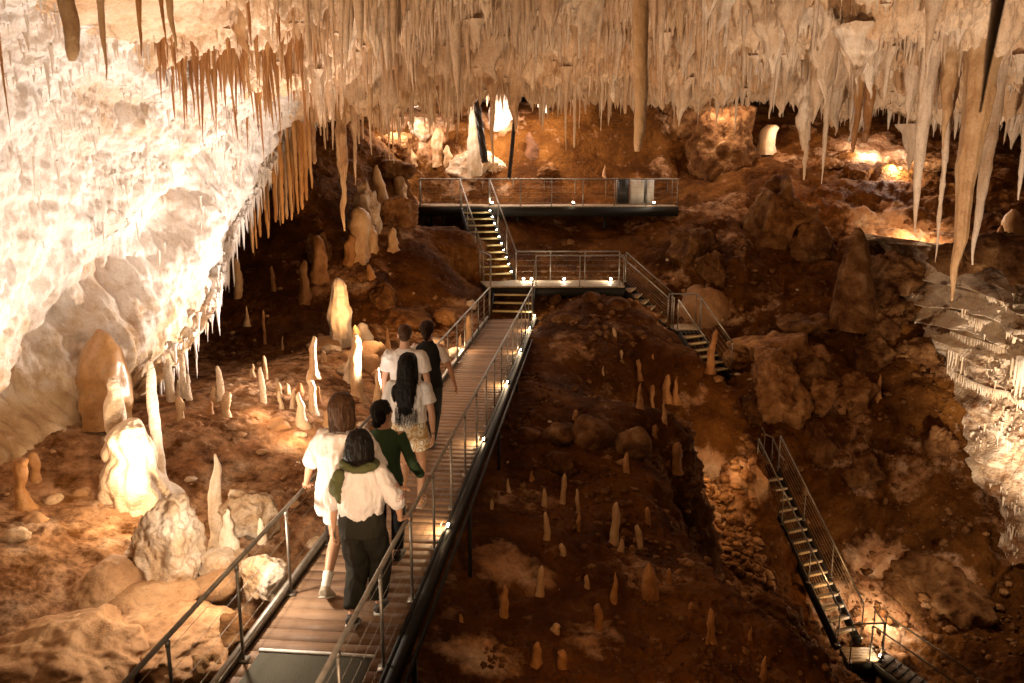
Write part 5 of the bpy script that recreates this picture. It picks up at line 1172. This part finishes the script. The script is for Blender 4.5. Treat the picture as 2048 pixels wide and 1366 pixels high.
# 1 - woman in the white blouse, dark trousers and green scarf
g = grip(813, 1075, 1); M0 = Matrix.Translation(Vector((-1.30, 6.42, 0))) @ Matrix.Rotation(-R(5.7), 4, 'Z'); l = M0.inverted() @ g
p1 = Person((-1.30, 6.42, 0), 1.72, 'woman with black bob in white blouse, dark trousers and olive scarf, nearest of the group', lean=.05, feet=[(-.06, -.20, .14), (.09, .12, .08)],
            arms=[((-.26, -.0, .80), (-1, -.4, 0), (0, .1, -1), (1, 0, 0), .3), ((l.x-.03, l.y-.09, l.z+.05), (.8, -.6, -.3), (.35, 1, -.12), (0, 0, -1), .55)], shoulder=.165, hips=(0, .0))
p1.bottoms('trousers', PANT, .13, 1.86, [.105, .105, .10, .098, .088, .07], [(.018, (6, 6, 2.5), 4), (.006, (16, 16, 6), 5)], .02)
p1.top('blouse', WHITE, .06, .055, 1.18, (.056, .066, .082, .058), [(.020, (8, 8, 4), 8), (.008, (20, 20, 9), 9)], neck=.50, cuff=.046, hemr=(.165, .12), label='loose white blouse with elbow-length gathered sleeves')
bd = MB()
for i in (0, 1):
    for f in (.62, .98):
        c = p1.sho[i].lerp(p1.elb[i], f); d = (p1.elb[i]-p1.sho[i]).normalized(); x = d.orthogonal().normalized(); y = d.cross(x); r0 = (.078 if f < .7 else .074)*p1.k
        for q in range(14):
            an = q*2*PI/14; cc = c+(x*math.cos(an)+y*math.sin(an))*r0; bd.tube([cc+d*.016*math.sin(t)+(y*math.cos(an)-x*math.sin(an))*.013*math.cos(t) for t in np.linspace(0, 2*PI, 9)], .0032, 5)
bd.obj('embroidery', simple('embroidery_thread', (.30, .13, .09), .8), p1.o, True)
mb = MB(); k = p1.k
ell(mb, p1.hp(0, -.018, .03), (.098*k, .110*k, .100*k)); ring_loft(mb, dens([(p1.hp(0, -.02, .04), .098*k, .104*k), (p1.hp(0, -.03, -.03), .112*k, .100*k), (p1.hp(0, -.035, -.09), .122*k, .092*k), (p1.hp(.005, -.035, -.12), .108*k, .075*k)]), (1, 0, 0))
remesh(mb, 'hair', HBLACK, .007, 3, HAIRW, p1.o)
mb = MB(); c = p1.T(.49)
mb.tube(smooth_path([c+Vector((.135*math.sin(a), -.105*math.cos(a)-.005, .015+.03*math.cos(a+PI)*0+.02*abs(math.sin(a))))*k for a in np.linspace(-PI, PI, 13)], 3), .029*k, 12)
ell(mb, c+Vector((-.155, -.10, -.055))*k, (.05*k, .045*k, .06*k)); ell(mb, c+Vector((-.175, -.115, -.14))*k, (.062*k, .045*k, .085*k)); ell(mb, c+Vector((-.14, -.125, -.20))*k, (.04*k, .03*k, .08*k))
remesh(mb, 'scarf', SCARF, .007, 2, [(.012, (9, 14, 14), 3), (.005, (30, 30, 16), 4)], p1.o)
CANV = simple('dark_canvas', (.05, .04, .03), .8); SOLE = simple('white_rubber', (.62, .58, .5), .6); SNK = simple('beige_sneaker', (.42, .35, .26), .7, noise=.2)
for i in (0, 1): p1.shoe(i, CANV, SOLE)
def strands(P, n, cz, rx, ry, y0, zt, zb, mat, seed, r=.0022, curl=.012, back=0.):
    rg = random.Random(seed); mb = MB(); k = P.k
    for i in range(n):
        a = rg.uniform(0, 2*PI); zz = rg.uniform(zt*.4, zt); e = zb+rg.uniform(-.035, .03); pts = []
        for j in range(7):
            t = j/6; z = zz+(e-zz)*t; m = 1.03+.03*rg.random(); w = math.sin(min(1, max(.05, (cz+.11-z)/.12))*PI/2)
            pts.append(P.hp(math.sin(a)*rx*m*w+rg.uniform(-curl, curl)*t, y0-back*max(0, -z)+-math.cos(a)*ry*m*w, z))
        if math.cos(a) < -.3: continue
        mb.tube(smooth_path(pts, 3), [r*k*(1-.6*j/18) for j in range(19)], 5, False)
    mb.obj('hair_strands', mat, P.o, True)
strands(p1, 260, .03, .112, .104, -.022, .11, -.135, HBLACK, 1)
# 2 - tall person in the long white tunic
M0 = Matrix.Translation(Vector((-1.56, 6.98, 0))) @ Matrix.Rotation(-R(5.7), 4, 'Z'); gl = M0.inverted() @ grip(606, 990, -1); gr = M0.inverted() @ grip(832, 1008, 1)
p2 = Person((-1.56, 6.98, 0), 1.88, 'tall person with brown bobbed hair, loose white tunic and white socks, hand on left handrail', lean=.07, feet=[(-.10, -.30, .15), (.09, .14, .08)],
            arms=[((gl.x+.05, gl.y-.10, gl.z+.05), (-1, -.9, .1), (-.3, 1, -.25), (0, 0, -1), .6), ((gr.x-.07, gr.y-.10, gr.z+.05), (.6, -.4, -1), (.5, 1, -.1), (0, 0, -1), .35)], shoulder=.172, head=(-.35, .05))
p2.top('tunic', SHEER, -.20, .06, 1.05, (.054, .056, .066, .062), [(.022, (8, 8, 3), 18), (.008, (20, 20, 7), 19)], neck=.505, cuff=.054, hemr=(.225, .165))
p2.bottoms('shorts', SHEER, .1, .62, [.105, .10, .098], [(.006, (8, 8, 4), 2)], .012)
mb = MB(); k = p2.k
rr = p2.HR; ell(mb, p2.hp(0, -.018, .03), (.094*k, .110*k, .104*k), rr); ring_loft(mb, dens([(p2.hp(0, -.02, .04), .094*k, .102*k), (p2.hp(0, -.025, -.03), .104*k, .098*k), (p2.hp(0, -.025, -.11), .112*k, .092*k), (p2.hp(0, -.03, -.165), .094*k, .08*k)]), rr @ Vector((1, 0, 0)))
remesh(mb, 'hair', HBROWN, .007, 3, HAIRW, p2.o)
strands(p2, 260, .03, .106, .106, -.022, .11, -.175, HBROWN, 2)
for i in (0, 1): p2.shoe(i, SNK, SOLE, simple('white_sock', (.72, .68, .62), .9))
# 3 - person in the green sweater
M0 = Matrix.Translation(Vector((-1.27, 7.46, 0))) @ Matrix.Rotation(-R(5.7), 4, 'Z'); gr = M0.inverted() @ grip(858, 965, 1)
p3 = Person((-1.27, 7.46, 0), 1.68, 'dark-haired person in green sweater and black trousers reaching for the right handrail', skin=SKIN2, lean=.06, feet=[(-.09, -.12, .10), (.09, .10, .08)],
            arms=[((-.24, .02, .82), (-1, -.4, 0), (0, .1, -1), (1, 0, 0), .3), ((gr.x-.06, gr.y-.06, gr.z+.05), (.5, -.8, -.8), (.6, 1, -.1), (0, 0, -1), .3)], shoulder=.18, head=(-.75, .1))
p3.top('sweater', GREEN, -.02, .022, 1.9, (.056, .052, .047, .040), [(.006, (9, 9, 6), 28), (.003, (24, 24, 12), 9)], neck=.53)
p3.bottoms('trousers', BLACK, .12, 1.92, [.095, .09, .075, .07, .06], (.006, (6, 6, 3), 4), .012)
mb = MB(); k = p3.k; rr = p3.HR
ell(mb, p3.hp(0, -.022, .035), (.086*k, .100*k, .096*k), rr); ell(mb, p3.hp(0, -.055, -.03), (.075*k, .058*k, .07*k), rr); ell(mb, p3.hp(0, -.085, -.085), (.045*k, .04*k, .045*k), rr)
remesh(mb, 'hair', HBLACK, .007, 3, HAIRW, p3.o)
for i in (0, 1): p3.shoe(i, CANV, CANV)
# 4 - girl with the long black hair and floral shorts
p4 = Person((-1.19, 8.83, 0), 1.86, 'girl with very long black hair in a white tee and gold floral shorts', lean=.02, skin=SKIN, feet=[(-.085, -.13, .12), (.085, .05, .08)],
            arms=[((-.275, .02, .86), (-1, -.5, 0), (.05, .15, -1), (1, 0, 0), .35), ((.285, .0, .86), (1, -.5, 0), (-.02, .15, -1), (-1, 0, 0), .35)], shoulder=.182)
p4.top('tee', TEE, .08, .038, .60, (.056, .060, .066, .072), [(.016, (8, 8, 5), 38), (.006, (24, 24, 9), 9)], neck=.52, hemr=(.185, .135))
p4.bottoms('shorts', FLORAL, .13, .42, [.105, .118, .135], [(.010, (14, 14, 2.5), 7)], .018)
mb = MB(); k = p4.k
ell(mb, p4.hp(0, -.02, .03), (.090*k, .106*k, .102*k)); ring_loft(mb, dens([(p4.hp(0, -.02, .04), .090*k, .10*k), (p4.hp(.002, -.045, -.05), .098*k, .085*k), (p4.hp(0, -.085, -.15), .100*k, .062*k), (p4.hp(-.01, -.13, -.28), .105*k, .05*k), (p4.hp(.0, -.14, -.42), .085*k, .042*k), (p4.hp(-.005, -.13, -.54), .055*k, .03*k), (p4.hp(-.005, -.125, -.60), .022*k, .014*k)]), (1, 0, 0))
ring_loft(mb, dens([(p4.hp(-.06, -.10, -.20), .03*k, .03*k), (p4.hp(-.13, -.12, -.25), .022*k, .02*k), (p4.hp(-.12, -.12, -.36), .014*k, .014*k), (p4.hp(-.07, -.13, -.42), .008*k, .008*k)]), (1, 0, 0))
remesh(mb, 'hair', HBLACK, .007, 2, [(.014, (9, 9, 7), 13), (.007, (45, 45, 6), 3)], p4.o)
strands(p4, 300, .03, .100, .075, -.03, .08, -.60, HBLACK, 4, back=.19, curl=.03)
mb = MB(); c = p4.wri[1]; d = (p4.wri[1]-p4.elb[1]).normalized(); x = d.orthogonal().normalized(); y = d.cross(x)
for o_ in (.02, .035): mb.tube([c-d*o_+(x*math.cos(a)+y*math.sin(a))*.029*k for a in np.linspace(0, 2*PI, 15)], .0035, 6)
mb.obj('wristband', CANV, p4.o, True)
for i in (0, 1): p4.shoe(i, simple('tan_leather', (.40, .22, .10), .6), simple('pale_sole', (.5, .4, .28), .7), sandal=True)
# 5 - man with short hair in a white tee
p5 = Person((-1.40, 10.15, 0), 1.94, 'man with short brown hair in a plain white tee walking beside the vest wearer', lean=.02, feet=[(-.10, -.08, .08), (.10, .10, .08)],
            arms=[((-.30, .02, .92), (-1, -.5, 0), (.05, .15, -1), (1, 0, 0), .35), ((.30, .02, .92), (1, -.5, 0), (-.05, .15, -1), (-1, 0, 0), .35)], shoulder=.19, head=(.15, 0))
p5.top('tee', TEE, -.04, .03, .66, (.062, .066, .070, .072), [(.015, (8, 8, 5), 48), (.006, (24, 24, 9), 9)], neck=.535)
p5.bottoms('trousers', BLACK, .10, 1.95, [.10, .095, .085, .08, .072], (.007, (6, 6, 3), 4), .012)
mb = MB(); k = p5.k; ell(mb, p5.hp(0, -.016, .045), (.080*k, .096*k, .084*k)); ell(mb, p5.hp(0, -.05, -.012), (.066*k, .052*k, .055*k))
remesh(mb, 'hair', HBROWN, .006, 2, [(.003, (60, 60, 40), 3)], p5.o)
for i in (0, 1): p5.shoe(i, CANV, CANV)
# 6 - person in the black vest
p6 = Person((-1.20, 11.05, 0), 1.82, 'person with dark tied-back hair in a black vest over short pale sleeves', lean=.02, skin=SKIN2, feet=[(-.10, .12, .08), (.04, -.12, .09)],
            arms=[((-.28, .05, .95), (-1, -.5, 0), (.05, .15, -1), (1, 0, 0), .35), ((.40, -.02, .90), (1, -.5, 0), (.25, .15, -1), (-1, 0, 0), .3)], shoulder=.172)
p6.top('shirt', WHITE, .05, .012, .72, (.054, .056, .060, .062), (.005, (9, 9, 6), 58), neck=.53)
vt = MB(); k = p6.k
ring_loft(vt, dens([(p6.T(t), a*k, b*k) for t, a, b in [(-.08, .20, .145), (.05, .185, .135), (.18, .160, .12), (.30, .172, .125), (.40, .186, .125), (.47, .165, .10), (.515, .085, .075), (.55, .07, .068)]]), (1, 0, 0), n=28)
remesh(vt, 'vest', BLACK, .008, 3, (.006, (9, 9, 5), 8), p6.o)
p6.bottoms('trousers', BLACK, .10, 1.95, [.10, .10, .085, .08, .068], (.007, (6, 6, 3), 4), .012)
mb = MB(); ell(mb, p6.hp(0, -.016, .035), (.084*k, .100*k, .094*k)); ell(mb, p6.hp(0, -.06, -.02), (.062*k, .045*k, .06*k)); ell(mb, p6.hp(0, -.10, -.075), (.034*k, .030*k, .04*k))
remesh(mb, 'hair', HDARK, .006, 2, HAIRW, p6.o)
for i in (0, 1): p6.shoe(i, CANV, CANV)
# ---------------------------------------------------------------- light
w = bpy.data.worlds.new('World'); scene.world = w; w.use_nodes = True
bg = w.node_tree.nodes['Background']; bg.inputs[0].default_value = (1, .50, .22, 1); bg.inputs[1].default_value = .006
def flood(loc, target, power, col=(1, .6, .3), ang=100, r=.08, blend=.8, name='unseen_spot'):
    ld = bpy.data.lights.new(name, 'SPOT'); ld.energy = power; ld.color = col; ld.spot_size = R(ang); ld.spot_blend = blend; ld.shadow_soft_size = r
    o = bpy.data.objects.new(name, ld); COL.objects.link(o); o.location = loc
    o.rotation_euler = (Vector(target)-Vector(loc)).to_track_quat('-Z', 'Y').to_euler(); return o
def glow(loc, power, col=(1, .6, .3), r=.06):
    ld = bpy.data.lights.new('hidden_lamp', 'POINT'); ld.energy = power; ld.color = col; ld.shadow_soft_size = r
    o = bpy.data.objects.new('hidden_lamp', ld); COL.objects.link(o); o.location = loc; return o
AMB = (1, .55, .22); WRM = (1, .68, .40); WHT = (1, .86, .74)
# white floods on the left wall
flood((-1.9, 13.2, .5), (-5.2, 11.4, 3.6), 1700, WHT, 125)
flood((-1.8, 9.0, .0), (-5.2, 10.6, 3.8), 1150, WHT, 115)
flood((-3.75, 8.3, .35), (-5.6, 9.0, 3.9), 190, WHT, 120)
# ceiling wash
CW = (1, .76, .54)
flood((-1.5, 2.5, 1.0), (.5, 12, 6.4), 950, (1, .68, .42), 95, .15)
flood((4.0, 5.0, -1.5), (6.5, 11.5, 5.4), 2200, (1, .77, .57), 90, .15)
flood((1.2, 14, -.2), (1, 20, 6.4), 420, (1, .66, .38), 110, .15)
flood((-.8, 0, 3.2), (-3.6, 6, 5.6), 150, (1, .74, .5), 70, .1); flood((.6, -.6, 3.0), (2.0, 3.5, 5.2), 14, (1, .72, .48), 60, .1)  # unseen fills added from the camera side for the nearest stalactites
# left floor
p = hit(275, 1010); glow((p.x+.2, p.y-.75, p.z+.55), 60, (1, .74, .46))
glow(at(445, 1055, 6.55), 110, (1, .84, .66))
p = hit(610, 870); glow((p.x+.05, p.y-.35, p.z+.25), 15, WRM)
p = hit(545, 830); glow((p.x, p.y-.3, p.z+.3), 9, WRM)
p = hit(715, 720); glow((p.x+.55, p.y-.2, p.z+.9), 50, WRM)
p = hit(890, 705); glow((p.x, p.y-.4, p.z+.35), 16, WRM)
p = hit(925, 712); glow((p.x, p.y-.3, p.z+.3), 10, WRM)
flood((-1.0, 5.0, 3.0), (-4, 9, 0), 75, (1, .66, .36), 100, .3)
flood((-.5, -1.0, 5.2), (-1.2, 9, 0), 45, (1, .78, .58), 60, .3); flood((2.6, 3.0, 4.2), (-1.1, 9.5, .6), 85, (1, .76, .54), 50, .12)  # unseen fills added to brighten the deck and the walkers
flood((-2.6, 17, .8), (-1.8, 22.5, 2.4), 260, AMB, 110)
flood((-3.0, 15.6, .7), (-4.5, 18.5, 3.2), 260, (1, .58, .26), 105)
# behind the fringe
for a, e in [((800, 240, 29), 260), ((1000, 250, 29.4), 290), ((1095, 226, 30), 260), ((925, 250, 27.6), 60), ((1450, 190, 29), 300)]:
    q = at(*a); glow(q, e, WHT)
flood(at(1000, 300, 27.5), at(1100, 300, 30.5), 70, AMB, 120)
flood(at(1150, 395, 27.5), at(1250, 250, 31), 95, (1, .50, .18), 120)
q = hit(1533, 303); glow((q.x+.3, q.y-.8, q.z+.7), 32, WRM)
glow(at(1790, 332, 28.4), 300, WHT); glow(at(1740, 285, 29.5), 200, WHT)
glow(at(1600, 345, 26.4), 50, AMB); glow(at(1835, 452, 24.6), 110, WRM)
flood(at(1650, 450, 22), at(1480, 290, 30), 80, AMB, 80)
# right slopes
flood((.9, 4.6, .6), (3.0, 11, -1), 165, (1, .50, .18), 110, .15)  # unseen fill set low over the slope to bring out its relief
flood((4.5, 15, 2), (7, 20.5, -1), 115, (1, .50, .18), 90, .1)  # unseen fill in mid-air over the right-hand rocks
flood((9.4, 14.2, -2.8), (12.4, 18.3, -.8), 1900, (1, .80, .60), 72, .1)
glow(at(1765, 1225, 15.9), 55, (1, .78, .56)); glow(at(1960, 1080, 16.0), 50, (1, .78, .58)); glow((6.9, 15.6, -4.6), 26, AMB); glow((6.3, 16.8, -2.2), 14, AMB)
q = hit(1450, 960); glow((q.x-.3, q.y-.6, q.z+1.0), 40, WRM); q = hit(1440, 1060); glow((q.x-.1, q.y-.2, q.z+1.3), 30, (1, .58, .24)); glow(at(1330, 590, 21.6), 22, WRM); glow(at(1440, 640, 21.0), 16, WRM)
scene.view_settings.view_transform = 'Standard'; scene.view_settings.look = 'None'; scene.view_settings.exposure = 0; scene.view_settings.gamma = 1
scene.cycles.max_bounces = 5; scene.cycles.diffuse_bounces = 2; scene.cycles.glossy_bounces = 2; scene.cycles.use_denoising = True
scene.cycles.sample_clamp_indirect = 4
